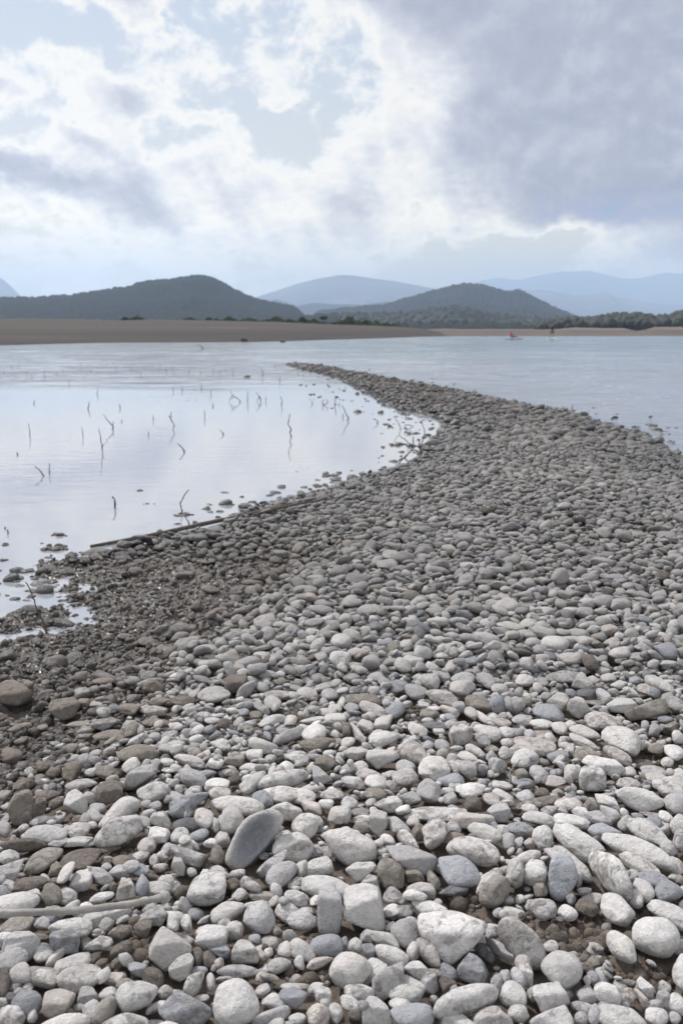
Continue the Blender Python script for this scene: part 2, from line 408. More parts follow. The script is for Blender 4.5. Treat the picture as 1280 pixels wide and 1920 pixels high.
# ------------------------------------------------------------------ water
def build_water():
    m, b, pr, out = new_mat("lake_water")
    b.t.nodes.remove(pr)
    geo = b.n('ShaderNodeNewGeometry'); P = geo.outputs['Position']
    sep = b.n('ShaderNodeSeparateXYZ'); b.put(sep.inputs[0], P); X, Y = sep.outputs[0], sep.outputs[1]
    # the pool behind the spit is sheltered, the lake in front of it is open
    at = b.n('ShaderNodeAttribute', attribute_name='open'); openw = at.outputs['Fac']
    mp = b.n('ShaderNodeMapping'); b.put(mp.inputs[0], P); mp.inputs['Scale'].default_value = (0.55, 1.5, 1)
    mp.inputs['Rotation'].default_value = (0, 0, math.radians(8))
    w1 = b.noise(mp.outputs[0], 3.2, 5, 0.6, 0.6); w2 = b.noise(mp.outputs[0], 0.55, 4, 0.6, 0.6)
    wcalm = b.noise(mp.outputs[0], 5.0, 3, 0.5, 0.4)
    patch = b.mr(b.noise(P, 0.16, 3, 0.6), 0.4, 0.7, 0.4, 1.5)
    amp = b.m('MULTIPLY', b.mr(openw, 0, 1, 0.0, 1.0), patch)
    h = b.m('ADD', b.m('MULTIPLY', b.m('ADD', b.m('MULTIPLY', w1, 0.40), b.m('MULTIPLY', w2, 2.3)), b.m('MULTIPLY', amp, 0.15)),
            b.m('MULTIPLY', wcalm, 0.0016))
    bp = b.n('ShaderNodeBump'); bp.inputs['Strength'].default_value = 1.0; bp.inputs['Distance'].default_value = 1.0
    b.put(bp.inputs['Height'], h)
    deep = b.mr(Y, 12, 70, 0, 1, True)
    colo = b.mix(deep, (.24, .26, .30), (.145, .195, .225))
    colr = b.mix(openw, (.31, .325, .36), colo)
    df = b.n('ShaderNodeBsdfDiffuse'); b.put(df.inputs[0], colr); b.t.links.new(bp.outputs[0], df.inputs['Normal'])
    gl = b.n('ShaderNodeBsdfGlossy'); gl.inputs['Color'].default_value = (.97, .97, .98, 1); b.put(gl.inputs['Roughness'], b.mr(openw, 0, 1, 0.025, 0.12))
    b.t.links.new(bp.outputs[0], gl.inputs['Normal'])
    fr = b.n('ShaderNodeFresnel'); b.put(fr.inputs['IOR'], b.mr(openw, 0, 1, 2.4, 1.38)); b.t.links.new(bp.outputs[0], fr.inputs['Normal'])
    mx = b.n('ShaderNodeMixShader'); b.put(mx.inputs[0], fr.outputs[0])
    b.t.links.new(df.outputs[0], mx.inputs[1]); b.t.links.new(gl.outputs[0], mx.inputs[2])
    b.t.links.new(mx.outputs[0], out.inputs[0])
    # a real sheet: small waves are modelled on the open side near the spit
    r = np.concatenate([[0.5], np.geomspace(3.0, 70, 560), np.geomspace(70, 8000, 20)[1:]])
    t = np.tan(np.radians(np.linspace(-24, 24, 520)))
    t = np.concatenate([[-60, -8, -2.5, -1.2, -.7], t, [.7, 1.2, 2.5, 8, 60]])
    R, T = np.meshgrid(r, t, indexing='ij'); X_, Y_ = R * T, R
    cy = np.array([2, 5, 8, 10, 12, 14, 17, 20, 24, 28, 31, 34.]); 
    cx = []
    for yy in cy[:-1]:
        xx = np.linspace(-4, 6, 400); ins = np.where(sdist(xx, np.full(400, yy)) > 0)[0]
        cx.append(xx[ins].mean() if len(ins) else -1.75)
    cx.append(cx[-1]); xc = np.interp(Y_, cy, cx)
    right = sstep(X_ - xc, -0.1, 0.3)
    right = np.where(Y_ > 31, sstep(X_ + 0.058 * Y_, -6, 2), right)
    op = np.maximum(right, 0.50 * sstep(Y_ + 3.0 * fbm2(X_, Y_, .12, 4), 14.5, 30))
    OPEN = np.stack([op] * 3 + [op * 0 + 1], -1).reshape(-1, 4)
    fade = (1 - sstep(Y_, 45, 70)) * (np.abs(T) < 0.5) * sstep(-sdist(X_, Y_), 0.02, 0.9)
    wv = fbm(np.stack([X_ * 0.55 + 0.12 * Y_, Y_ * 1.35 - 0.1 * X_, X_ * 0], -1) * 1.1, 4, 0.55)
    wv2 = np.sin(Y_ * 4.2 - X_ * 0.35 + 2.4 * fbm2(X_, Y_, 0.35, 3)) * 0.5
    Z = 0.036 * op * fade * (wv + 0.35 * wv2) - 0.0
    Z = np.where(Y_ < 2.9, 0, Z)
    V = np.stack([X_, Y_, Z], -1).reshape(-1, 3)
    me = mesh_np("lake_water", V, grid_faces(len(r), len(t)), [m], attrs={"open": OPEN})
    tag(link("lake_water", me), kind='structure')
build_water()
# ------------------------------------------------------------------ far banks
def bank_mat(name, c1, c2, sc):
    m, b, pr, out = new_mat(name)
    geo = b.n('ShaderNodeNewGeometry'); P = geo.outputs['Position']
    mp = b.n('ShaderNodeMapping'); b.put(mp.inputs[0], P); mp.inputs['Scale'].default_value = (1, 2.4, 14)
    n1 = b.noise(mp.outputs[0], sc, 6, 0.6, 0.3); n2 = b.noise(P, sc * 12, 4, 0.7)
    sep = b.n('ShaderNodeSeparateXYZ'); b.put(sep.inputs[0], P)
    strata = b.noise(mp.outputs[0], sc * 0.25, 3, 0.5)
    f = b.m('ADD', b.m('ADD', b.m('MULTIPLY', n1, 0.45), b.m('MULTIPLY', n2, 0.25)), b.m('MULTIPLY', strata, 0.3))
    c = b.ramp(f, [(0.36, c1), (0.62, c2)])
    tide = b.noise(b.vm('MULTIPLY', P, (0.004, 0.004, 2.2)), 1.0, 4, 0.7)
    wet = b.m('MULTIPLY', b.mr(sep.outputs[2], 0.1, 1.6, 0.58, 1.0), b.mr(tide, 0.42, 0.58, 0.62, 1.22))
    fin = b.vm('SCALE', c, None); b.put(fin.node.inputs[3], wet)
    b.put(pr.inputs['Base Color'], fin); pr.inputs['Roughness'].default_value = 0.95
    bump(b, pr, n2, 0.7, 0.15)
    return m
def interp(pts, x):
    xs = [p[0] for p in pts]; ys = [p[1] for p in pts]
    return np.interp(x, xs, ys)
def build_bank(name, shore, crest, d_crest, mat, x0, x1, nx=220, nt=46, zamp=0.12, back=2600, bend=1.0):
    xs = np.linspace(x0, x1, nx)
    ys = interp(shore, xs); yc = interp(crest, xs); dc = interp(d_crest, xs)
    rows = []
    tt = np.concatenate([[-0.06], np.linspace(0, 1, nt), [1.6, 3.0, 7.0]])
    for t in tt:
        a = (xs - 640) / FPX
        ds = CAM_H * FPX / np.maximum(ys - 621, 1.5)
        zc = CAM_H + (621 - yc) / FPX * dc
        tc = min(max(t, 0), 1)
        d = ds + (dc - ds) * tc ** bend * 1.0
        if t > 1: d = dc + (back - dc) * (t - 1) / 6.0
        z = zc * tc ** 0.92
        if t < 0: z = np.full(nx, -0.7); d = ds - 2
        if t > 1: z = zc * (1 - 0.25 * (t - 1) / 6)
        x = a * d
        ed = min(1, tc * 8) if t <= 1 else 0.3
        z = z + zamp * ed * (fbm2(x, d, 0.05, 4) * 1.0 + 0.35 * fbm2(x, d, 0.3, 3))
        d2 = d + (1.0 - tc) * 0.9 * fbm2(x, d * 0 + t, 0.12, 3)
        rows.append(np.stack([x, d2, z], -1))
    V = np.array(rows).reshape(-1, 3)
    me = mesh_np(name, V, grid_faces(len(tt), nx), [mat])
    return tag(link(name, me), kind='structure')
M_BANK = bank_mat("dry_lake_mud", (.022, .015, .012), (.062, .043, .034), 0.12)
M_SAND = bank_mat("pink_sand", (.065, .048, .04), (.17, .128, .105), 0.05)
LSHORE = [(-900, 665), (-300, 656), (0, 647), (100, 644.5), (200, 642), (330, 641.3), (480, 640.6), (560, 638.6), (640, 636), (720, 633.6), (790, 631.2), (860, 630.2)]
LCREST = [(-900, 594), (0, 598), (150, 599), (240, 601), (300, 599.5), (380, 601), (520, 604), (600, 608), (680, 610), (760, 613.5), (800, 618), (830, 625), (860, 629)]
build_bank("far_bank", LSHORE, LCREST, [(-900, 300), (0, 300), (500, 300), (700, 280), (860, 260)], M_BANK, -900, 860)
RSHORE = [(780, 630.2), (900, 630), (1080, 630), (1200, 629.8), (1400, 629.5), (2200, 629)]
RCREST = [(780, 619), (830, 617), (900, 617.5), (1000, 618), (1040, 617), (1070, 614), (1120, 616), (1160, 616), (1185, 621), (1215, 614), (1280, 613), (1500, 610), (2200, 606)]
build_bank("sandy_shore", RSHORE, RCREST, [(780, 420), (1000, 430), (1175, 400), (1185, 380), (1215, 330), (2200, 330)], M_SAND, 780, 2200, nx=300, zamp=0.35)

# ------------------------------------------------------------------ hills
def hill_mat(name, g1, g2, bare, sc, thr=0.62):
    m, b, pr, out = new_mat(name)
    geo = b.n('ShaderNodeNewGeometry'); P = geo.outputs['Position']
    n1 = b.noise(P, sc, 6, 0.6, 0.2); n2 = b.noise(P, sc * 7, 5, 0.65); n3 = b.noise(P, sc * 2.2, 5, 0.6, 0.5)
    c = b.ramp(b.m('ADD', b.m('MULTIPLY', n1, 0.4), b.m('MULTIPLY', n2, 0.6)), [(0.38, g1), (0.62, g2)])
    bf = b.mr(n3, thr, thr + 0.07, 0, 0.75, True)
    b.put(pr.inputs['Base Color'], b.mix(bf, c, bare)); pr.inputs['Roughness'].default_value = 1.0
    pr.inputs['Specular IOR Level'].default_value = 0.1
    bump(b, pr, n2, 0.6, 0.4 / sc * 0.06)
    return m
def build_hill(name, prof, D, mat, front=0.55, back=1.35, rough=0.02, nx=420, nt=70, tree=0.0, pad=0, seed=0.0, ztop=None):
    """a ridge whose crest follows the profile (azimuth, height), with slopes falling away in front and behind"""
    x0, x1 = prof[0][0], prof[-1][0]
    xs = np.linspace(x0, x1, nx); yc = interp(prof, xs)
    k = np.hanning(9); k /= k.sum()
    yc = np.convolve(np.pad(yc, 4, 'edge'), k, 'valid')
    a = (xs - 640) / FPX
    H = np.maximum(CAM_H + (621 - yc) / FPX * D, 0.0)
    tt = np.linspace(-1, 1, nt)
    rows = []
    for t in tt:
        if t <= 0: d = D * (1 + t * (1 - front)); s = (1 + t)
        else: d = D * (1 + t * (back - 1)); s = (1 - t)
        base = s * s * (3 - 2 * s) if t > 0 else (0.35 * s + 0.65 * s * s)
        x = a * D + a * (d - D) * 0.75
        nz = fbm2(x, np.full(nx, d), 6.0 / D, 6, seed, 0.55)
        ridge = 1 - np.abs(fbm2(x, np.full(nx, d), 9.0 / D, 4, seed + 4))
        z = H * base * (1 + (0.34 * nz + 0.30 * (ridge - 0.75)) * (4 * s * (1 - s)) ** 0.7) + D * rough * 0.03 * nz * min(1, s * 5)
        if tree: z = z + tree * vnoise(np.stack([x / (tree * 1.6), np.full(nx, d) / (tree * 1.6), x * 0], -1)) * (s > 0.02)
        rows.append(np.stack([x, np.full(nx, d), z - 2.0 * (s <= 0.001)], -1))
    V = np.array(rows).reshape(-1, 3)
    me = mesh_np(name, V, grid_faces(nt, nx), [mat])
    return tag(link(name, me), kind='structure')
G1, G2 = (.018, .028, .014), (.055, .068, .032)
H_NEAR = hill_mat("wooded_slope", (.006, .009, .007), (.020, .024, .015), (.06, .05, .042), 0.012, 0.66)
H_MID = hill_mat("scrub_slope", (.006, .009, .008), (.020, .024, .018), (.05, .043, .038), 0.004, 0.60)
H_DARK = hill_mat("dark_wooded_slope", (.004, .006, .004), (.011, .014, .009), (.035, .030, .028), 0.005, 0.66)
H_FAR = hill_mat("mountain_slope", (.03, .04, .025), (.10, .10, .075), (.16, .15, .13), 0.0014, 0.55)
build_hill("far_mountain", [(780, 560), (840, 545), (880, 536), (930, 529), (960, 531), (1000, 523), (1040, 518), (1090, 517), (1130, 524), (1160, 531), (1190, 529), (1230, 519), (1270, 521), (1320, 528), (1400, 522), (1600, 560)], 14500, H_FAR, seed=3.1, back=1.2)
build_hill("far_mountain", [(860, 585), (920, 556), (960, 547), (1010, 547), (1040, 551), (1070, 557), (1110, 552), (1125, 548), (1140, 558), (1180, 564), (1240, 571), (1300, 573), (1450, 562), (1700, 600)], 9500, H_FAR, seed=7.7)
build_hill("far_mountain", [(440, 610), (470, 566), (490, 556), (530, 545), (570, 532), (600, 524), (635, 518), (660, 518.5), (700, 524), (740, 529), (800, 542), (860, 552), (960, 600)], 9000, H_FAR, seed=1.7)
build_hill("far_mountain", [(-700, 560), (-300, 500), (-120, 512), (-40, 519), (0, 521), (20, 526), (36, 540), (50, 556), (90, 610)], 8500, H_FAR, seed=5.2)
build_hill("far_hill", [(440, 615), (480, 578), (505, 566), (520, 563), (540, 569), (560, 575), (585, 569), (620, 571), (680, 572), (720, 566), (740, 569), (800, 590)], 5200, H_MID, seed=2.2)
build_hill("hill", [(560, 610), (600, 582), (650, 576), (700, 573), (730, 569), (770, 556), (800, 546), (840, 537), (870, 533), (900, 536), (925, 544), (945, 548), (962, 545), (975, 549), (1000, 563), (1030, 576), (1060, 588), (1090, 599), (1150, 616)], 2500, H_MID, tree=3.2, seed=8.3, nx=600)
build_hill("hill", [(-900, 590), (-500, 566), (-200, 566), (0, 559), (80, 557), (150, 553), (210, 545), (250, 540), (275, 533), (300, 531), (330, 529), (365, 521), (385, 519.5), (400, 521), (420, 530), (450, 546), (480, 560), (520, 570), (550, 574), (565, 585), (590, 606)], 1800, H_DARK, tree=2.6, seed=4.4, nx=700)
build_hill("low_hill", [(430, 616), (500, 604), (560, 595), (620, 591), (700, 591), (740, 590), (780, 586), (815, 580), (845, 577), (875, 580), (910, 589), (950, 595), (1000, 598), (1060, 601), (1110, 604), (1160, 618)], 1350, H_NEAR, front=0.45, tree=4, seed=6.1, nx=500)
build_hill("low_hill", [(980, 618), (1030, 606), (1070, 602), (1100, 602), (1130, 597), (1165, 591.5), (1195, 592), (1220, 600), (1240, 596), (1270, 589), (1320, 584), (1500, 575), (1900, 585)], 760, H_NEAR, front=0.6, tree=3, seed=9.9, nx=500)

# ------------------------------------------------------------------ foliage
def leaf_mat(name, c1, c2):
    m, b, pr, out = new_mat(name)
    geo = b.n('ShaderNodeNewGeometry')
    n1 = b.noise(geo.outputs['Position'], 0.9, 4, 0.6)
    b.put(pr.inputs['Base Color'], b.ramp(n1, [(0.35, c1), (0.65, c2)])); pr.inputs['Roughness'].default_value = 0.8
    return m
M_LEAF = leaf_mat("leaves", (.03, .05, .014), (.09, .13, .04))
M_LEAFD = leaf_mat("dark_leaves", (.018, .03, .012), (.05, .07, .028))
M_BARK = plain_mat("bark", (.05, .04, .03), (.13, .10, .08), 8, 0.9)
def crown_mesh(name, lobes, n, size, mat, seed):
    g = np.random.default_rng(seed); V = []; F = []
    for k in range(n):
        c, r = lobes[g.integers(len(lobes))]
        d = g.normal(size=3); d /= np.linalg.norm(d)
        p = np.array(c) + d * np.array(r) * g.uniform(0.45, 1.05)
        u = g.normal(size=3); u /= np.linalg.norm(u); v = np.cross(u, g.normal(size=3)); v /= np.linalg.norm(v)
        s = size * g.uniform(0.6, 1.4); b0 = len(V)
        V += [p - u * s - v * s * .5, p + u * s - v * s * .5, p + u * s * .8 + v * s * .5, p - u * s * .8 + v * s * .5]
        F.append([b0, b0 + 1, b0 + 2, b0 + 3])
    return mesh_np(name, np.array(V), np.array(F), [mat], smooth=False)
def tube(name, pts, rad, mat, seg=8, noise=0.0, nscale=30.0, parent=None, cap=True):
    pts = np.array(pts, float); rad = np.asarray(rad, float)
    n = len(pts); V = []; T = np.gradient(pts, axis=0); T /= np.linalg.norm(T, axis=1)[:, None]
    ref = np.array([0.13, 0.31, 0.94])
    for i in range(n):
        u = np.cross(T[i], ref); u /= np.linalg.norm(u); v = np.cross(T[i], u)
        for k in range(seg):
            a = 2 * math.pi * k / seg; V.append(pts[i] + rad[i] * (u * math.cos(a) + v * math.sin(a)))
    V = np.array(V); 
    if noise:
        c = np.repeat(pts, seg, 0); V = c + (V - c) * (1 + noise * fbm(V * nscale, 3))[:, None]
    V = np.vstack([V, pts[0] - T[0] * rad[0] * .4, pts[-1] + T[-1] * rad[-1] * .4])
    f4 = grid_faces(n, seg, True)
    e = (n - 1) * seg; k = np.arange(seg); k2 = (k + 1) % seg
    f3 = np.vstack([np.stack([np.full(seg, n * seg), k2, k], 1), np.stack([np.full(seg, n * seg + 1), e + k, e + k2], 1)])
    me = mesh_np(name, V, [f4, f3], [mat])
    return link(name, me, parent)
def smooth_path(pts, n):
    pts = np.array(pts, float); t = np.arange(len(pts)); tt = np.linspace(0, len(pts) - 1, n)
    out = np.stack([np.interp(tt, t, pts[:, i]) for i in range(pts.shape[1])], 1)
    k = np.array([1, 2, 3, 2, 1.]) / 9
    for i in range(pts.shape[1]):
        q = np.convolve(np.pad(out[:, i], 2, 'edge'), k, 'valid'); q[0] = out[0, i]; q[-1] = out[-1, i]; out[:, i] = q
    return out
def plant(kind, px, w, hgt, dist, label, cat, mat, seed, trunk=0.3):
    """px = photo column of the stem; w, hgt in photo pixels"""
    yc = float(interp(LCREST, px)); x = (px - 640) / FPX * dist; z0 = CAM_H + (621 - yc) / FPX * dist - 0.3
    root = bpy.data.objects.new(kind, None); COL.objects.link(root); root.location = (x, dist, z0)
    tag(root, label, cat, "trees and shrubs along the crest of the far bank")
    W_ = w / FPX * dist / 2; Hh = hgt / FPX * dist + 0.3
    g = np.random.default_rng(seed)
    th = Hh * trunk
    tube("trunk" if trunk > .35 else "stem", [(0, 0, -0.3), (0.05, 0, th * .6), (0, 0.05, th + Hh * .2)], [Hh * .035 + .04, Hh * .03 + .03, .03], M_BARK, 6, parent=root)
    nl = max(2, int(w / 5)); lobes = []
    for i in range(nl):
        u = (i + .5) / nl * 2 - 1
        hh = (Hh - th) * (1 - 0.45 * abs(u) - 0.3 * g.random() * (abs(u) > .3))
        lobes.append(((u * W_ * .75, g.uniform(-.3, .3) * W_, th + hh * .5), (W_ / nl * 1.3 + .15, W_ * .5 + .2, hh * .52)))
    me = crown_mesh("crown", lobes, int(260 + 40 * w), max(.10, .035 * Hh + .05), mat, seed)
    link("crown", me, root)
    return root
PL = [("shrub", 243, 14, 6, 296, "low dark shrub at the left end of the far bank's bushes", "shrub", M_LEAFD, .2),
      ("shrub", 264, 20, 10, 297, "green dome-shaped shrub standing alone on the left of the far bank", "shrub", M_LEAF, .2),
      ("shrub", 362, 22, 5, 298, "faint low shrub on the bank crest under the dark hill's peak", "shrub", M_LEAFD, .2),
      ("shrub", 396, 8, 7, 298, "small narrow shrub just right of the faint low shrub on the crest", "shrub", M_LEAFD, .25),
      ("shrub", 434, 20, 9, 297, "rounded green shrub where the long green strip on the far bank begins", "shrub", M_LEAF, .2),
      ("shrub", 470, 30, 7, 298, "long low green shrub in the strip left of the bushy clump", "shrub", M_LEAF, .15),
      ("shrub", 521, 26, 11, 297, "pale green bushy clump in the middle of the far bank", "shrub", M_LEAF, .2),
      ("shrub", 545, 18, 7, 298, "low dark shrub between the pale bushy clump and the two round ones", "shrub", M_LEAFD, .2),
      ("shrub", 568, 16, 13, 296, "dark round shrub left of the small lone tree", "shrub", M_LEAFD, .2),
      ("shrub", 588, 22, 10, 297, "dark spreading shrub directly left of the small lone tree", "shrub", M_LEAFD, .2),
      ("lone_tree", 607, 11, 19, 292, "small lone tree with a round dark crown on a bare trunk, on the far bank", "tree", M_LEAFD, .5),
      ("shrub", 636, 22, 8, 285, "low green shrub directly right of the small lone tree", "shrub", M_LEAF, .2),
      ("shrub", 656, 34, 16, 283, "broad bright green bush, the biggest on the far bank", "shrub", M_LEAF, .15),
      ("shrub", 686, 18, 11, 281, "dark shrub right of the broad bright green bush", "shrub", M_LEAFD, .2),
      ("shrub", 704, 14, 10, 280, "pointed green shrub right of the dark shrub, nearing the bank's end", "shrub", M_LEAF, .2),
      ("shrub", 722, 18, 7, 278, "low dark shrub second from the right end of the far bank's row", "shrub", M_LEAFD, .2),
      ("shrub", 738, 14, 5, 275, "lowest shrub at the right end of the far bank's row", "shrub", M_LEAFD, .2)]
for i, (k, px, w, h_, d, lab, cat, mt, tr) in enumerate(PL): plant(k, px, w * (1.35 if k == 'shrub' else 1), h_, d, lab, cat, mt, 100 + i, tr)

def scrub():
    """grass and low scrub growing along the bank crest"""
    g = np.random.default_rng(77); V = []; F = []
    for k in range(9000):
        px = g.uniform(405, 775) if g.random() < .93 else g.uniform(200, 405); d = 300 - 22 * sstep(px, 520, 760) + g.uniform(-8, 3)
        yc = float(interp(LCREST, px)); x = (px - 640) / FPX * d
        dens = vnoise(np.array([px / 14, 3.3, 0])) * .5 + .5
        z = CAM_H + (621 - yc) / FPX * d - .15 + g.random() ** 2 * 1.1 * dens * (.35 if px < 405 else 1)
        u = g.normal(size=3); u /= np.linalg.norm(u); v = np.cross(u, g.normal(size=3)); v /= np.linalg.norm(v); s = .14 * g.uniform(.6, 1.6); p = np.array([x, d, z]); b0 = len(V)
        V += [p - u * s - v * s * .5, p + u * s - v * s * .5, p + u * s * .8 + v * s * .5, p - u * s * .8 + v * s * .5]; F.append([b0, b0 + 1, b0 + 2, b0 + 3])
    tag(link("scrub", mesh_np("scrub", np.array(V), np.array(F), [M_LEAF], smooth=False)), "strip of green grass and scrub along the far bank's crest", "scrub", kind='stuff')
scrub()
def woodland():
    """wood on the right-hand shore: far trees that read as one mass"""
    V0, F0 = ico(2); Vs = []; Fs = []; g = np.random.default_rng(5); off = 0
    cs = []
    for k in range(1700):
        px = g.uniform(1000, 1500); d = g.uniform(450, 740); t = (d - 450) / 290
        yc = float(interp([(980, 618), (1030, 607), (1070, 603), (1100, 603), (1130, 598), (1165, 593), (1195, 593.5), (1220, 601), (1240, 597), (1270, 590), (1320, 585), (1500, 576)], px))
        H = (CAM_H + (621 - yc) / FPX * 760)
        z = H * (0.25 + 0.62 * t); r = g.uniform(1.4, 3.0)
        cs.append((px, d, z, r))
    for k in range(1100):
        px = g.uniform(640, 1090); d = g.uniform(880, 1330); t = (d - 700) / 650
        yc = float(interp([(620, 592), (740, 591), (780, 587), (815, 581), (845, 578), (875, 581), (910, 590), (950, 596), (1000, 599), (1090, 603)], px))
        H = (CAM_H + (621 - yc) / FPX * 1350)
        s = 1 + (t - 1); z = H * (0.35 * s + 0.65 * s * s) * 0.97; r = g.uniform(2.2, 4.6)
        cs.append((px, d, z, r))
    for (px, d, z, r) in cs:
        q = V0 * (1 + 0.35 * fbm(V0 * 2.2 + g.uniform(0, 50, 3), 3))[:, None] * np.array([1, 1, g.uniform(.8, 1.4)]) * r
        q = q + np.array([(px - 640) / FPX * d, d, z + r * .45]); Vs.append(q); Fs.append(F0 + off); off += len(V0)
    me = mesh_np("woodland", np.vstack(Vs), np.vstack(Fs), [M_WOOD])
    tag(link("woodland", me), "dark green wood covering the low hills behind the right-hand shore", "wood", kind='stuff')
M_WOOD = leaf_mat("wood_canopy", (.007, .011, .007), (.024, .030, .016))
woodland()
# trees that stand out of the wood
def far_tree(px, ytop, ybase, d, w, label, seed):
    x = (px - 640) / FPX * d; z0 = CAM_H + (621 - ybase) / FPX * d; Hh = (ybase - ytop) / FPX * d; W_ = w / FPX * d / 2
    root = bpy.data.objects.new("tree", None); COL.objects.link(root); root.location = (x, d, z0)
    tag(root, label, "tree", "single trees standing above the wood")
    tube("trunk", [(0, 0, -2), (0, 0, Hh * .6)], [W_ * .16, W_ * .08], M_BARK, 6, parent=root)
    link("crown", crown_mesh("crown", [((0, 0, Hh * .6), (W_, W_, Hh * .42))], 420, Hh * .05, M_LEAFD, seed), root)
far_tree(1011, 599, 611, 740, 9, "small upright tree showing above the wood left of the standing paddler", 61)
far_tree(1128, 591, 601, 742, 12, "tree crown showing above the wood right of the standing paddler", 62)

# tower on the far ridge
def tower():
    d = 5150; s = d / FPX
    x = (692 - 640) / FPX * d; z = CAM_H + (621 - 573) / FPX * d
    M = plain_mat("tower_wall", (.20, .19, .18), (.34, .32, .30), 0.2)
    root = bpy.data.objects.new("hilltop_tower", None); COL.objects.link(root); root.location = (x, d, z)
    tag(root, "small square tower on the distant ridge between the mountains", "tower")
    def box(name, x0, x1, y0, y1, z0, z1, par, inset=0.0):
        c = [(x0, y0, z0), (x1, y0, z0), (x1, y1, z0), (x0, y1, z0), (x0 + inset, y0 + inset, z1), (x1 - inset, y0 + inset, z1), (x1 - inset, y1 - inset, z1), (x0 + inset, y1 - inset, z1)]
        f = [(0, 3, 2, 1), (4, 5, 6, 7), (0, 1, 5, 4), (1, 2, 6, 5), (2, 3, 7, 6), (3, 0, 4, 7)]
        return link(name, mesh_np(name, np.array(c, float), np.array(f), [M], False), par)
    box("wall", -4.5, 4.5, -4.5, 4.5, -12, 15, root); box("roof", -5.2, 5.2, -5.2, 5.2, 15.01, 19, root, 4.0)
    box("annex", -19, -4.6, -5, 5, -12, 3, root)
tower()

# ------------------------------------------------------------------ people on paddleboards
def skin(name, verts, edges, radii, mat, parent=None, root=0, sub=2):
    me = bpy.data.meshes.new(name); me.from_pydata(verts, edges, []); me.materials.append(mat)
    o = link(name, me, parent)
    md = o.modifiers.new("skin", 'SKIN'); md.use_smooth_shade = True
    for i, r in enumerate(radii):
        me.skin_vertices[0].data[i].radius = (r, r) if np.isscalar(r) else r
        me.skin_vertices[0].data[i].use_root = (i == root)
    s = o.modifiers.new("subsurf", 'SUBSURF'); s.levels = sub; s.render_levels = sub
    return o
M_SKIN = plain_mat("skin", (.20, .11, .075), (.30, .17, .12), 6, 0.55, 0.001)
M_HAIR = plain_mat("hair", (.012, .009, .008), (.03, .022, .018), 30, 0.6)
M_BLACK = plain_mat("black_cloth", (.012, .012, .014), (.03, .03, .035), 12, 0.8)
M_RED = plain_mat("red_cloth", (.42, .03, .02), (.55, .06, .04), 12, 0.7)
M_BOARD = plain_mat("board_skin", (.45, .55, .62), (.60, .68, .72), 1, 0.4, 0.001)
M_BOARD2 = plain_mat("blue_board_skin", (.05, .10, .22), (.08, .15, .30), 1, 0.4, 0.001)
M_POLE = plain_mat("paddle_shaft", (.08, .08, .09), (.14, .14, .15), 4, 0.4)
def hand(base, direction, thumb, V, E, R, at):
    """palm vertex plus five finger chains of unequal length appended to a skin graph"""
    d = Vector(direction).normalized(); t = Vector(thumb).normalized(); n = d.cross(t).normalized()
    p = Vector(base) + d * .06; V.append(p[:]); E.append((at, len(V) - 1)); R.append((.034, .018)); pi_ = len(V) - 1
    for k, (o, L) in enumerate([(-.026, .055), (-.009, .070), (.009, .074), (.026, .066)]):
        q1 = p + t * o + d * .035; q2 = q1 + (d * .6 + n * .8).normalized() * L * .6
        V.append(q1[:]); E.append((pi_, len(V) - 1)); R.append(.009); V.append(q2[:]); E.append((len(V) - 2, len(V) - 1)); R.append(.008)
    q = p + t * .045; V.append(q[:]); E.append((pi_, len(V) - 1)); R.append(.010)
    q = q + d * .03 + n * .02; V.append(q[:]); E.append((len(V) - 2, len(V) - 1)); R.append(.009)
def board(parentless_name, x, y, L, Wd, mat, label, ang):
    n = 40; V = []; 
    for i in range(n + 1):
        u = i / n * 2 - 1; w = Wd / 2 * max(0.02, (1 - abs(u) ** 2.6)) ** .6; rise = .10 * max(0, u - .55) ** 1.5 * 3
        for k in range(12):
            a = 2 * math.pi * k / 12; V.append((u * L / 2, w * math.cos(a), .06 + rise + .055 * math.sin(a) * min(1, 3 * (1 - abs(u)) + .2)))
    me = mesh_np(parentless_name, np.array(V), grid_faces(n + 1, 12, True), [mat])
    o = link(parentless_name, me, None, (x, y, 0.0)); o.rotation_euler = (0, 0, ang)
    tag(o, label, "paddleboard", "paddleboards on the lake")
    fin = mesh_np("fin", np.array([(-L * .40, -.004, .03), (-L * .46, -.004, .03), (-L * .47, -.002, -.15), (-L * .40, .004, .03), (-L * .46, .004, .03), (-L * .47, .002, -.15)]),
                  np.array([(0, 1, 2), (3, 5, 4), (0, 2, 5), (0, 5, 3), (1, 4, 5), (1, 5, 2), (0, 3, 4), (0, 4, 1)]), [mat])
    link("fin", fin, o); return o
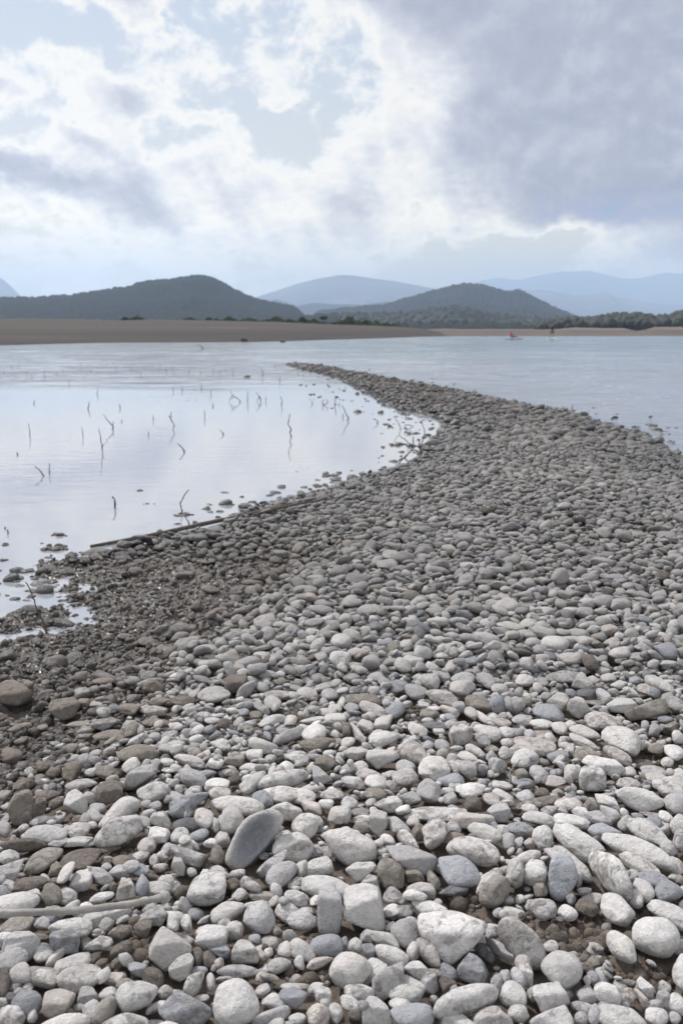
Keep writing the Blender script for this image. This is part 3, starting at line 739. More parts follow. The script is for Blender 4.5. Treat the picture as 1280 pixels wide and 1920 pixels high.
def standing_person():
    P = at_z(1034, 636.3, 0); x, y = P[0], P[1]
    board("paddleboard", x - .05, y, 3.2, .8, M_BOARD, "pale paddleboard under the standing paddler", math.radians(62))
    z = .12
    V = [(0, 0, .93), (0, 0, 1.08), (0, .01, 1.25), (0, 0, 1.40), (0, 0, 1.47), (0, -.01, 1.53), (0, -.02, 1.62), (0, -.01, 1.70)]
    E = [(i, i + 1) for i in range(7)]; R = [(.155, .115), (.135, .10), (.165, .12), (.13, .09), (.055, .055), (.06, .065), (.082, .095), (.06, .07)]
    def chain(at, pts, rs):
        for p, r in zip(pts, rs):
            V.append(p); E.append((at, len(V) - 1)); R.append(r); at = len(V) - 1
        return at
    chain(0, [(.13, 0, .86), (.17, .03, .48), (.19, .01, .09), (.20, -.14, .03)], [.09, .058, .038, .036])
    chain(0, [(-.13, 0, .86), (-.18, .0, .48), (-.21, .04, .09), (-.22, -.11, .03)], [.09, .058, .038, .036])
    a = chain(3, [(.19, 0, 1.41), (.26, -.06, 1.14), (.05, -.30, 1.05)], [.055, .040, .027])
    hand(V[a], (-1, -.4, .1), (0, 0, 1), V, E, R, a)
    a = chain(3, [(-.19, 0, 1.41), (-.30, -.12, 1.20), (-.27, -.32, 1.40)], [.055, .040, .027])
    hand(V[a], (-.1, -.5, 1), (1, 0, 0), V, E, R, a)
    # nose and ears
    for p, r in (((0, -.115, 1.60), .014), ((.085, 0, 1.61), .014), ((-.085, 0, 1.61), .014)):
        V.append(p); E.append((6, len(V) - 1)); R.append(r)
    o = skin("person", V, E, R, M_SKIN); o.location = (x, y, z)
    tag(o, "person in dark top and shorts standing upright on a paddleboard with a paddle", "person")
    skin("top", [(0, 0, .98), (0, 0, 1.08), (0, .01, 1.25), (0, 0, 1.41), (.19, 0, 1.40), (.24, -.04, 1.24), (-.19, 0, 1.40), (-.26, -.08, 1.28)],
         [(0, 1), (1, 2), (2, 3), (3, 4), (4, 5), (3, 6), (6, 7)], [(.19, .15), (.18, .14), (.21, .165), (.16, .12), .082, .07, .082, .07], M_BLACK, o)
    skin("shorts", [(0, 0, .98), (0, 0, .90), (.13, 0, .84), (.16, .02, .60), (-.13, 0, .84), (-.165, .0, .60)],
         [(0, 1), (1, 2), (2, 3), (1, 4), (4, 5)], [(.165, .125), (.17, .13), .105, .085, .105, .085], M_BLACK, o)
    skin("hair", [(0, .03, 1.56), (0, .03, 1.66), (0, 0, 1.725)], [(0, 1), (1, 2)], [.07, (.095, .10), (.075, .08)], M_HAIR, o)
    # paddle, held in both hands, blade in the water on the left
    pd = tube("paddle", [(x - .33, y - .36, z + 1.62), (x - .36, y - .40, z + .9), (x - .42, y - .46, -.15)], [.016, .015, .015], M_POLE, 8)
    tag(pd, "long paddle held by the standing paddler", "paddle")
    bl = link("blade", mesh_np("blade", np.array([(x - .47, y - .47, -.12), (x - .37, y - .45, -.12), (x - .34, y - .46, -.42), (x - .42, y - .47, -.56), (x - .50, y - .48, -.42),
                                                  (x - .47, y - .45, -.12), (x - .37, y - .43, -.12), (x - .34, y - .44, -.42), (x - .42, y - .45, -.56), (x - .50, y - .46, -.42)]),
                                [np.array([(0, 4, 3, 2), (5, 7, 8, 9)]), np.array([(0, 2, 1), (5, 6, 7)]), np.array([(0, 1, 6, 5), (1, 2, 7, 6), (2, 3, 8, 7), (3, 4, 9, 8), (4, 0, 5, 9)])], [M_POLE]), pd)
def seated_person():
    P = at_z(958, 636.8, 0); x, y = P[0], P[1]
    board("paddleboard", x + .25, y, 3.0, .78, M_BOARD2, "dark blue paddleboard under the seated paddler", math.radians(-50))
    z = .14
    V = [(0, 0, .10), (0, .02, .26), (-.02, .02, .44), (-.03, 0, .56), (-.03, 0, .62), (-.03, -.01, .67), (-.03, -.02, .76), (-.03, -.01, .83)]
    E = [(i, i + 1) for i in range(7)]; R = [(.16, .12), (.135, .10), (.165, .12), (.13, .09), (.055, .055), (.06, .065), (.082, .095), (.06, .07)]
    def chain(at, pts, rs):
        for p, r in zip(pts, rs):
            V.append(p); E.append((at, len(V) - 1)); R.append(r); at = len(V) - 1
        return at
    chain(0, [(.10, -.10, .10), (.46, -.20, .30), (.72, -.16, .04), (.86, -.18, .06)], [.088, .06, .04, .034])
    chain(0, [(.10, .10, .10), (.50, .16, .24), (.84, .12, .03), (.97, .12, .07)], [.088, .06, .04, .034])
    a = chain(3, [(.0, -.19, .56), (.12, -.28, .32), (.32, -.26, .36)], [.055, .040, .027])
    hand(V[a], (1, 0, .1), (0, .3, 1), V, E, R, a)
    a = chain(3, [(-.05, .19, .56), (.05, .28, .32), (.28, .22, .34)], [.055, .040, .027])
    hand(V[a], (1, 0, .1), (0, -.3, 1), V, E, R, a)
    for p, r in (((.065, -.02, .74), .014), ((-.03, .085, .75), .014), ((-.03, -.105, .75), .014)):
        V.append(p); E.append((6, len(V) - 1)); R.append(r)
    o = skin("person", V, E, R, M_SKIN); o.location = (x, y, z)
    tag(o, "person in a red top sitting low on a paddleboard with knees bent", "person")
    skin("top", [(0, 0, .14), (0, .02, .26), (-.02, .02, .44), (-.03, 0, .57), (0, -.19, .56), (.07, -.24, .42), (-.05, .19, .56), (.02, .24, .42)],
         [(0, 1), (1, 2), (2, 3), (3, 4), (4, 5), (3, 6), (6, 7)], [(.17, .13), (.155, .12), (.185, .14), (.14, .10), .068, .058, .068, .058], M_RED, o)
    skin("hair", [(-.06, .02, .70), (-.06, .02, .79), (-.03, 0, .855)], [(0, 1), (1, 2)], [.07, (.095, .10), (.075, .08)], M_HAIR, o)
standing_person(); seated_person()

# rocks at the far waterline
def lone_rock(name, px, py, w, h, label, cat, tone, seed, wet=0.6, z=0.0):
    V0, F0 = ico(4); g = np.random.default_rng(seed)
    P = at_z(px, py, z); dist = P[1]; sx = w / FPX * dist / 2; sz = h / FPX * dist / 2
    N = g.normal(size=(14, 3)); N /= np.linalg.norm(N, axis=1)[:, None]; D = g.uniform(.72, 1, 14)
    r = (np.sum((np.maximum(V0 @ N.T, 0) / D) ** 9, 1)) ** (-1 / 9); r = np.minimum(r, 1.25)
    q = V0 * r[:, None] * (1 + .12 * fbm(V0 * 3 + seed, 4))[:, None] * np.array([sx, sx * .75, sz * 1.25])
    n = len(q)
    me = mesh_np(name, q, F0, [M_STONE], attrs={'tone': np.tile([*tone, g.random()], (n, 1)), 'wear': np.tile([.5, wet, 0, 1], (n, 1))})
    return tag(link(name, me, None, (P[0], P[1], z + sz * .35)), label, cat)
lone_rock("dark_rock", 458, 641, 16, 9, "dark brown rock at the edge of the far bank, left of the smaller one", "rock", (.10, .07, .06), 1)
lone_rock("dark_rock", 530, 642, 9, 6, "small dark rock in the water off the far bank, right of the bigger one", "rock", (.09, .07, .06), 2)
lone_rock("grey_rock", 463, 707, 16, 5, "low grey rock alone in the pool, left of the spit's tip", "rock", (.26, .24, .23), 3)
lone_rock("dark_rock", 661, 902, 20, 17, "round dark wet rock on the pool edge below the twig tangle", "rock", (.20, .18, .16), 4)
lone_rock("wet_boulder", 874, 814, 26, 13, "long wet grey boulder on the pool side of the spit's neck", "boulder", (.20, .19, .18), 5, z=.03)
lone_rock("dark_rock", 1222, 800, 16, 9, "pale-topped wet rock just in the lake off the right-hand shore", "rock", (.26, .24, .22), 6)
lone_rock("dark_rock", 8, 636, 14, 6, "brown rock on the far bank at the left edge of the photo", "rock", (.14, .11, .09), 9, wet=.1, z=.25)

# ------------------------------------------------------------------ haze
def haze():
    m = bpy.data.materials.new("haze"); m.use_nodes = True; t = m.node_tree
    for n in list(t.nodes): t.nodes.remove(n)
    out = t.nodes.new('ShaderNodeOutputMaterial'); v = t.nodes.new('ShaderNodeVolumePrincipled')
    v.inputs['Color'].default_value = (.58, .745, 1.0, 1); v.inputs['Density'].default_value = HAZE
    v.inputs['Anisotropy'].default_value = 0.25
    t.links.new(v.outputs[0], out.inputs['Volume'])
    X, Y0, Y1, Z0, Z1 = 9800, -9300, 18200, -4.0, 950
    V = np.array([(x, y, z) for z in (Z0, Z1) for y in (Y0, Y1) for x in (-X, X)], float)
    F = np.array([(0, 2, 3, 1), (4, 5, 7, 6), (0, 1, 5, 4), (1, 3, 7, 5), (3, 2, 6, 7), (2, 0, 4, 6)])
    o = link("haze", mesh_np("haze", V, F, [m], False)); tag(o, "pale haze in the air over the lake and hills", "haze", kind='stuff')
haze()
# ------------------------------------------------------------------ stones read off the photograph
# crop origin "@x y", then "cx cy w h turn shape tone" (quarter-pixel units) or "p shape tone x,y ..." outlines
STONES = """
@0 1700
125 140 270 150 -5 f c;315 125 120 100 0 r g;530 165 330 140 -8 r w|large white oval stone just in front of the thick bleached stick|large white oval stone by the stick
p a b 378,195 420,175 550,172 600,250 580,365 400,330|blue-grey angular block leaning on the large white oval stone|blue-grey angular block
p a g 5,350 40,230 110,185 230,200 300,270 250,390 150,420;100 400 230 180 10 r g;330 345 150 140 0 r w;300 228 170 70 -12 f d;425 380 190 80 35 b c
p a c 395,470 430,385 540,360 670,360 685,440 560,480 420,495;p a c 410,510 520,450 640,435 740,470 795,560 770,620 640,620 590,640 450,580|wide pale angular slab below the blue-grey angular block|wide pale angular slab
150 510 170 170 40 r c;320 530 280 150 -25 f w;120 610 100 80 0 r g;210 603 95 65 0 r c;85 690 90 100 30 a s;205 725 225 195 0 r b;160 760 130 120 0 r g
445 715 250 190 0 b k|pinkish-white rounded block with creases near the bottom left|pinkish-white block
p a g 620,598 700,620 745,700 730,740 575,715;600 755 100 60 0 r g;815 660 145 110 0 r w;865 540 140 95 0 b k
1030 675 320 220 5 r w|large smooth white stone with a dented top, lower left|large dented white stone
785 790 240 150 50 r t|brown egg-shaped stone standing on end, lower left|brown standing egg stone
940 900 350 190 0 r w;485 885 390 150 0 r c;90 825 200 165 -20 g c;240 815 85 110 0 r w;30 715 100 75 -20 r w;25 580 110 200 0 r d;p a w 638,285 760,220 840,250 850,290 780,335 660,320
743 200 105 50 0 r w;p a c 605,90 650,50 760,45 775,100 740,170 690,160;800 135 125 110 0 r g;p f c 770,30 950,12 995,50 880,110 790,100;925 100 110 60 20 a g
p a g 1030,110 1120,0 1200,0 1260,60 1215,150 1130,140|grey peaked block right of the thick stick's knobbed end|grey peaked block
1075 170 140 130 0 a d;905 195 190 110 10 a d;915 325 180 130 20 g d;890 420 115 90 0 a d;715 385 95 85 0 a d;755 435 115 85 20 a d
p a b 960,430 1030,415 1115,445 1110,500 1070,540 1020,500 970,470|small bluish jagged stone lying in brown soil, lower left|small bluish jagged stone
1150 540 160 170 0 a d;1240 640 120 100 10 r c;1240 765 110 130 45 r c;1165 760 70 150 -70 r g
@320 1700
20 120 95 150 0 r w;115 125 85 140 12 r w;80 245 200 95 -12 r c;p b c -52,152 8,200 164,316 156,368 -44,468 -164,356 -112,220|big cream triangular block with a small oval stone resting on it|big cream triangular block
p a c -15,450 60,380 150,360 178,400 140,520 60,555 -10,520;315 237 265 200 0 b w|big pale rounded block between the triangular block and the round grey stone|big pale rounded block
p a b 270,310 350,280 400,275 450,340 430,400 380,390;285 390 130 120 0 a d;205 375 90 140 0 r d;215 480 130 70 0 r g;365 425 75 80 0 r k;320 460 45 55 0 r g;175 590 210 120 50 r c;298 565 70 135 5 r w
p a b -80,760 0,655 80,650 290,770 310,830 250,890 0,900|big blue-grey slab at the bottom edge left of the largest round white stone|bottom blue-grey slab
490 715 350 330 0 r w|largest round chalk-white stone at the bottom, with a fine crack|largest round white stone
p b c 455,400 480,290 540,250 600,280 665,370 650,430 470,430|cream stone with a chipped hollow in its side, in brown soil|chipped cream stone
508 485 330 100 -3 r g;690 535 110 90 0 r w;405 535 140 55 0 r k;430 45 270 150 15 r c
665 82 242 232 0 r g|ball-shaped pale grey stone left of the brown soil hollow|ball-shaped grey stone
480 180 140 140 0 b c;395 105 110 120 0 a g;980 105 230 145 -10 r g;630 245 95 75 0 r b;798 180 70 75 0 a t;1165 297 260 172 5 r b;985 325 230 140 -35 r w;855 320 110 120 0 r c;858 358 85 55 0 r b
965 418 80 110 15 r w;815 445 190 105 20 r c;1120 425 210 80 15 r k;p a b 805,670 840,620 920,605 1035,665 1020,700 945,768 860,720|smooth blue-grey diamond-shaped stone near the bottom middle|blue-grey diamond stone
770 715 185 120 -20 r w;750 820 310 115 15 r g;925 600 230 55 0 f c;725 610 120 70 25 a s;1090 615 130 85 20 r w;1140 665 120 150 45 b w;1163 725 90 100 0 r c;1110 815 190 170 0 g k;950 845 140 90 0 r w;1235 800 110 150 15 r w
1352 480 330 265 0 r c|big rounded cream stone with a flattish side, bottom middle|big rounded cream stone
228 690 130 60 0 a c
p b g 1108,-96 1144,-160 1192,-172 1240,-124 1288,44 1284,130 1256,204 1108,204 1096,116|upright pale grey pillar-like stone standing on end|upright pillar stone
@640 1700
p b w 12,-132 164,-168 276,-140 332,156 300,192 12,72|tall chalky wedge with a flat tilted face, right of the upright pillar stone|tall chalky wedge
p b w 560,130 590,65 880,40 1090,130 1060,200 960,300 820,430 760,420 600,230|biggest white flat-topped wedge rock with a five-sided top, bottom middle|flat-topped wedge rock
1010 260 150 110 0 a g;475 198 220 210 -20 r g;470 35 130 85 0 a g;660 15 280 110 -10 r w;310 255 270 110 -20 a c;380 365 270 140 -15 r w;545 335 110 150 -20 g c;645 345 250 130 -50 r c
95 295 120 130 50 r w;195 220 110 100 0 a g;200 330 130 90 -35 a b;p a w 130,560 150,440 220,390 350,460 300,500 250,600 150,590
p g g 225,540 330,460 430,420 470,440 460,520 360,600 350,700 300,705 240,640;495 630 285 220 0 g w|round-topped white stone with a crinkled surface, bottom middle|crinkled white stone
p a w 465,470 510,420 590,410 660,480 590,560;660 570 140 160 0 a g;710 510 130 70 -25 b t;795 597 145 145 0 a d|small brown block wedged between white stones, bottom middle|small brown block
800 490 170 110 -30 r b;p a b 865,480 970,355 1060,400 1110,490 1105,600 980,580 885,550|grey-blue pyramid-shaped rock with facets, right of the small brown block|grey-blue pyramid rock
935 715 510 235 20 r w|largest smooth white oval boulder-like stone at the bottom edge|largest white oval stone
525 825 340 195 0 r b|blue-grey oval stone at the bottom edge, middle|bottom blue-grey oval
p a w 155,750 200,680 260,680 350,760 390,890 160,900;440 742 175 130 0 r w;135 645 235 130 0 r w;70 725 170 105 -25 r w
p a w 740,880 810,770 900,810 1020,880 1020,940 740,940;p g c 970,840 1050,770 1150,750 1280,840 1290,925 980,925;1160 570 95 130 0 r g;1225 540 95 130 0 r g
1190 330 230 105 -35 b g|slim grey prism-like stone leaning right of the wedge rock|slim grey prism
1050 330 100 110 0 r s;1110 385 80 90 0 r s;1130 190 115 120 0 g c;1175 45 90 75 0 r g;1230 140 120 90 0 a t;690 700 75 70 0 r g
p r c 1168,140 1232,90 1320,120 1400,165 1500,260 1536,360 1460,448 1380,420 1168,260|big mottled cream stone left of the round white ball in the soil|big mottled cream stone
20 280 60 110 0 r b;100 810 110 90 0 a d
@960 1700
368 480 308 282 0 r w|round white ball-like stone beside the brown soil hollow, lower right|round white ball
225 20 215 158 0 r g;415 48 150 122 0 r w;350 92 70 38 0 r w;560 10 180 130 0 g d
788 22 280 200 -35 r w|white oval stone with a thin seam at the top of the soil hollow|seamed white oval
815 300 268 160 -42 r c|flattish cream oval stone leaning at the right side of the soil hollow|leaning cream oval
1075 222 350 285 12 r w|huge speckled rounded stone at the lower right|huge speckled stone
1238 302 130 118 0 r g;1165 60 330 165 -20 g w;1290 500 180 285 0 r w;85 400 150 155 0 r c;p b w 45,450 110,430 155,490 155,600 110,600
45 535 110 160 25 r g;5 660 205 195 0 r w;145 655 80 110 0 r g
p b w 150,620 345,565 430,700 235,795|square-cornered pale block in front of the round white ball|square-cornered pale block
p a w 130,880 200,820 400,730 465,830 450,930 140,940;45 800 160 130 0 r w;535 765 200 95 0 r g;560 672 175 125 0 r g;p g w 610,630 680,575 770,590 815,680 790,735 660,720
860 670 120 120 0 a k;962 690 160 78 -50 b k;p a w 930,580 960,535 1060,600 1055,680 1000,680;882 578 85 60 0 r t|small reddish-brown stone at the front of the soil hollow|small reddish-brown stone
818 862 370 215 0 r w|large white oval stone at the bottom edge, right|bottom right white oval
1080 832 170 140 0 r w;1215 835 100 90 0 a g;1235 730 170 130 -45 r w;1135 705 115 140 0 a g;1075 750 130 95 40 a g;520 840 110 100 0 r g;690 755 110 75 0 a g;850 730 75 50 0 a g
676 470 45 45 0 r b;1040 425 85 38 -25 r g;640 305 100 60 0 r c;565 455 95 85 0 a d;1140 610 100 75 0 a g;285 295 120 90 0 g c;420 665 85 100 0 a s
@0 1480
p g t 60,130 130,30 215,10 250,60 230,270 100,270;p a d 210,140 320,40 350,90 340,180 240,230;350 45 200 80 0 r d;430 100 130 80 20 a d
p a w 480,110 510,20 570,0 650,80 660,190 640,210 550,170|pale faceted slab jutting from the brown mud, left side|pale faceted slab in the mud
600 225 120 70 0 g d;320 240 190 80 0 r b;340 342 330 152 -5 r g|large grey-brown loaf-shaped stone at the left|grey-brown loaf stone
600 305 175 120 0 g c;690 270 80 60 0 r c;440 390 160 90 0 a g;590 390 230 75 0 b c;665 415 110 45 0 r b;900 170 355 165 28 r c|long pale stone rising to the right, behind its white twin|long pale twin stone
890 318 385 190 20 r w|large smooth white oval rising to the right, left part|large tilted white oval
985 205 105 55 0 r g;937 395 80 75 0 a d;p g w 1125,220 1160,170 1230,165 1280,250 1270,300 1150,260;1195 340 165 130 0 b w;1110 185 140 60 20 r c;1095 110 90 70 0 r g;1165 125 100 75 0 r g
1100 425 140 130 0 r c;1060 505 130 90 0 a c;930 535 170 88 0 r t;905 620 175 108 0 b g;1060 605 130 100 0 r b;800 580 80 60 0 r g;p a g 655,565 760,590 850,680 790,730 720,700
610 685 185 155 0 b w|squarish white stone in a mud gap, left side|squarish white stone
505 800 150 125 0 r w;390 790 160 175 10 r t;250 775 130 75 -30 b w;p b g -20,570 150,540 190,590 180,640 60,700 40,740 -20,730;70 730 90 115 20 a g;230 720 260 130 0 g d
p a t 360,640 390,560 430,540 480,600 520,660;430 690 180 62 0 r d;330 532 310 150 22 f t|flat muddy tan slab, left one of two lying side by side|left muddy tan slab
600 530 340 155 5 f d|flat dark muddy slab, right one of two lying side by side|right dark muddy slab
170 420 360 95 -8 a d;70 510 160 115 0 g c;30 300 100 130 20 r g;130 872 340 190 0 r w|large white stone right behind the thick stick at the left edge|white stone behind the stick
p a c 865,830 910,680 980,670 1020,740 1020,820;1070 720 108 165 -8 r b;1185 745 210 110 -10 r c;1167 665 150 50 -25 r d;850 735 80 88 0 g d;765 810 190 75 5 r w;1160 535 80 100 0 a g;1215 500 100 88 0 a c;1205 590 120 65 10 a k
1255 455 90 110 0 r g;820 450 180 50 5 r d;30 45 120 75 15 f w;705 85 110 70 0 a d;1156 16 255 150 0 r w|pale domed stone above the two tilted twin stones|pale domed stone
828 20 205 190 0 a d|dark brown fractured rock in the mud above the long pale twin stone|brown fractured rock
@320 1480
p d b 405,490 460,370 560,220 700,160 800,170 850,260 830,340 690,460 600,590 480,590|hollow dish-shaped blue-grey stone propped up, left of centre|hollow blue-grey stone
460 232 200 200 0 g c;350 270 70 120 0 g g;500 120 410 145 -6 r c;690 75 175 125 -30 r b;830 45 330 140 -6 r c;980 52 230 115 -15 r c;p g c 740,140 860,95 985,160 990,240 870,240;1055 142 165 105 -25 b k
1012 275 215 192 0 r c|round ball of pale stone right of the hollow blue-grey stone|round pale ball
p r c 760,460 800,350 950,325 1060,400 1075,470 1000,555 850,545|large cream domed stone right of the hollow blue-grey stone|large cream domed stone
p a g 640,600 700,540 860,460 880,530 780,590 710,660;832 636 258 165 28 r g|dark-rimmed grey egg stone in front of the cream domed stone|grey egg stone
268 747 300 240 0 b w|large white rounded block with faint veins, left of centre|veined white block
355 490 118 150 0 r t;p a g -10,410 20,400 285,505 210,610 120,570 60,500|dark grey triangular stone with a sharp top edge, left of centre|grey triangular stone
p a c 5,570 40,480 70,490 120,590 110,650 40,640;160 620 75 70 0 r g;130 267 225 110 0 r s;70 345 140 120 0 r w;210 347 165 88 18 r b;250 222 180 135 -55 r c;145 165 135 80 45 r c
p a b -10,90 100,85 260,30 290,60 210,140 80,220 20,210|long blue-grey slab rising to the right above the dark oval|long blue-grey slab
385 370 130 110 0 a c;300 405 110 75 0 b w;365 620 170 90 -20 a c;500 635 120 68 10 b c;565 710 95 118 0 r g;475 715 110 100 0 r d;690 808 200 85 0 b t;940 820 205 112 -22 r w
p b w 990,590 1060,525 1180,505 1225,580 1210,640 1020,665|white brick-like block right of the grey egg stone|white brick-like block
985 600 100 135 0 r c;p a b 1015,525 1050,430 1110,440 1160,500;1160 475 120 98 0 r c;1176 732 408 172 -3 r w|long white rounded slab right behind the upright pillar stone|long white slab
735 420 100 108 0 r s;700 500 88 60 0 g g;777 840 90 88 0 a c;640 865 190 55 5 r w;940 705 140 75 25 g c;1210 45 180 90 0 r c;1165 115 120 80 0 a w;1263 190 170 140 0 b c;542 800 110 60 0 r t;370 40 170 120 0 g c
@640 1480
p g c -144,328 24,292 264,404 256,544 52,572 -60,488|big pitted sandy slab with a sloping face, centre|pitted sandy slab
p a g 325,430 480,425 700,500 720,560 640,650 480,600 370,510|dark grey wedge slab with a pale top, centre|dark grey wedge slab
p g t 265,590 340,515 470,600 480,730 330,750 290,700;p b w 30,600 100,550 240,545 265,580 200,640 110,695;p a w 240,120 330,60 430,60 460,100 440,150 360,175;245 35 190 100 0 r t;60 100 130 100 0 r w;30 190 90 138 0 r g
140 175 140 68 0 f g;220 98 88 60 20 r g;p a c 200,210 240,150 340,180 345,270 290,360 220,310;150 230 150 80 0 f w;155 290 140 90 0 g t;430 280 195 132 -30 r g;535 240 100 85 0 r c;500 385 215 98 -42 r w;345 380 130 78 -30 r w
700 335 235 185 65 g c|cream egg stone stuck with mud, standing between oval stones|muddy cream egg stone
580 320 110 138 0 r t;715 185 490 110 2 f w|broad flat half-buried pale slab, right of centre|broad half-buried slab
p g k 855,225 900,180 1120,185 1150,240 1040,300 900,305|pinkish crumbly slab right of the broad half-buried slab|pinkish crumbly slab
p a g 1085,170 1140,100 1240,100 1268,160 1240,250 1160,250;1070 330 275 118 -22 r w;985 462 415 200 -12 r c|large cracked cream oval behind the blue-grey speckled stone|large cracked cream oval
880 620 328 238 -15 r b|large blue-grey speckled stone in front of the cracked cream oval|blue-grey speckled stone
840 760 230 108 8 a s|blackish jagged stone in front of the blue-grey speckled stone|blackish jagged stone
595 755 225 115 0 b c;385 797 150 130 0 r g;p a t 475,610 510,580 600,630 630,690 490,700;690 680 150 88 -62 r t;1110 692 250 145 48 r c;1148 768 275 200 50 r t|half-buried grey-brown egg stone standing in the soil|half-buried brown egg stone
1240 830 110 70 0 b g;450 835 110 78 0 a g;653 12 190 185 -30 r g;p a g 420,60 540,10 600,60 600,100 500,130;810 70 120 98 0 b g;965 15 230 130 8 g w;985 110 135 125 0 r d;1120 80 150 88 -20 g c;1210 50 180 88 -25 r c
855 365 180 88 5 a t;835 285 130 98 0 a g;p a c 130,720 200,640 270,650 290,760;1245 390 110 130 0 r g;1130 260 120 75 -35 r b;1210 310 130 88 0 a c
@960 1480
70 300 225 108 -3 r b|blue-grey smooth slab-like stone left of the pitted white stone|blue-grey smooth stone
195 217 250 98 -5 r w;130 150 130 84 0 r w;275 160 130 78 0 a g;420 108 210 103 0 r c;175 100 390 75 17 a t|long weathered brown stone bar above the white stones, right|long brown stone bar
95 55 140 108 0 r g;220 25 120 78 0 r d;225 362 160 188 0 g w;130 405 95 80 0 a k;495 402 425 215 -26 g w|large pitted white oval with a rough grey top, right|large pitted white oval
445 245 270 115 0 r w;p a g 480,210 640,155 740,230 750,270 600,270;513 172 140 80 0 a w;p a b 565,310 600,265 690,255 800,300 820,355 720,360 665,395|blue-grey angular stone sitting between two large white ovals|blue-grey angular stone between ovals
845 255 135 105 60 r g;735 190 170 108 -30 a g;710 100 200 98 -20 a w;p r w 785,60 830,10 960,-10 1080,30 1130,90 980,170 870,140|large smooth white domed stone near the right side|large white domed stone
1215 107 185 162 0 r g;1050 147 140 46 0 f g;1060 195 220 42 0 f g;1015 322 350 165 -20 g w;942 465 570 172 -15 r w|long white rounded stone like a loaf, right|long white loaf stone
1170 445 130 130 0 g g;950 570 330 140 -20 r c;900 647 130 98 0 a g;730 652 425 225 -46 r w|large white speckled oval leaning down to the right|leaning speckled white oval
1055 682 240 140 -5 r b;982 760 190 148 -50 r w;1170 772 205 175 0 r b|blue-grey blunt triangular stone near the right edge|blue-grey blunt stone
918 820 150 112 -60 r w;p r v 265,640 290,520 350,490 430,510 475,590 485,660 440,760 390,830 320,835 270,790|upright blue and white marbled stone, right of centre|marbled blue stone
170 632 210 210 0 g w;210 745 110 128 0 a t;p a c 230,470 400,440 560,540 600,640 580,680 500,690 400,600 260,560;495 670 60 140 0 b g;20 625 140 228 0 g c;120 510 200 98 20 r c;438 825 75 90 0 r b;110 750 50 34 0 r b
1255 270 150 168 0 g w;1262 400 120 148 0 r g;1210 570 150 128 0 g k;1210 660 90 58 0 g c;590 115 120 108 0 a t;1190 12 200 110 0 r c;335 220 80 74 0 r g
@0 1260
p a d -60,100 20,55 160,80 240,190 200,240 100,275 20,220 -40,200|big dark brown boulder at the left edge, half way up the stones|big dark brown boulder
p b t 368,250 400,200 570,195 597,260 560,350 480,360 400,310|mud-stained flat-topped block in the silt, left side|mud-stained flat-topped block
972 280 155 92 0 b t;p a w 1060,250 1150,250 1260,285 1240,340 1130,345 1090,310|pale sharp-edged slab near the muddy ground, left|pale sharp-edged slab
780 305 115 88 0 r c;p a g 675,400 720,350 860,345 900,380 800,440;590 390 195 44 0 f c;140 415 165 58 12 r t;320 415 90 44 0 a w
1037 615 302 148 0 r t|brown speckled oval stone like a potato, left of centre|brown potato-shaped stone
985 700 140 118 0 r c;p a g 930,840 970,770 1110,695 1190,740 1150,810 1000,880 945,880|grey kidney-shaped slab in front of the brown potato-shaped stone|grey kidney-shaped slab
610 845 240 88 0 r w;690 752 120 64 0 r w;550 752 175 140 45 a d;625 480 120 48 0 r c;655 435 150 54 10 r c;1035 510 175 74 25 a w;985 545 80 44 0 r w;1115 520 80 50 0 r c
825 472 255 78 0 r t;825 580 100 54 10 r c;640 585 80 48 10 r c;870 545 90 46 0 r w;630 645 90 68 0 r g;95 625 160 135 0 g d;325 705 110 78 0 g d;405 755 120 78 0 g d;160 515 110 54 10 r t
215 92 90 72 0 b g;345 80 60 48 0 r w;600 35 100 78 0 r d;785 65 180 48 0 r t;710 130 80 60 0 r g;1150 115 160 125 0 a d;990 430 140 100 50 r t;1175 385 220 70 -8 r t;1195 222 150 70 0 g t;840 205 92 88 0 a d
630 230 100 68 0 b t;715 240 110 48 0 b c;800 760 190 118 -20 g t;220 745 70 68 0 a c;190 842 190 95 0 a d;890 500 130 78 0 r t;1235 650 90 58 40 r d;1250 735 80 38 0 r k
@320 1260
325 170 252 130 0 r c|large grey-white domed stone right of the muddy ground|domed stone by the mud
490 88 180 148 0 b d|big dark-grey-brown blocky stone behind the domed stone|big dark blocky stone
570 137 200 90 42 r g;680 115 120 78 0 r g;820 172 240 78 -4 f c;765 237 150 108 -40 r c;680 275 150 78 -38 r g;1020 162 165 98 -12 r c;1190 165 130 88 0 r g;1165 115 200 74 12 r g;765 367 212 88 15 r w
575 402 168 76 20 r w;895 365 110 88 0 a c;1080 360 220 58 3 r c;1232 350 170 84 0 b c;1170 300 150 62 0 r c;1230 270 110 58 -20 r c;890 478 262 96 20 r g;1075 452 192 130 0 r w|pale domed stone behind the brown half-buried long stone, centre|pale domed centre stone
1100 540 280 98 6 g t;p r c 585,500 640,485 810,570 780,620 690,620 590,560;630 627 130 98 0 b c;375 545 155 94 -16 r w;p a t 395,670 490,595 560,650 540,705 410,700|brown-grey pointed stone, left of centre|brown-grey pointed stone
950 640 200 98 -6 r w;1160 682 160 130 0 a t;p a g 1060,710 1110,705 1220,810 1160,840 1080,835;165 795 222 145 -25 r g|grey-brown rounded block beside a white block, left of centre|grey-brown rounded block
350 848 190 108 0 b w;865 715 130 98 0 r w;770 745 88 108 0 a c;625 717 220 74 0 r w;840 815 405 150 12 r w|very long pale stone lying across the middle left of centre|very long pale stone
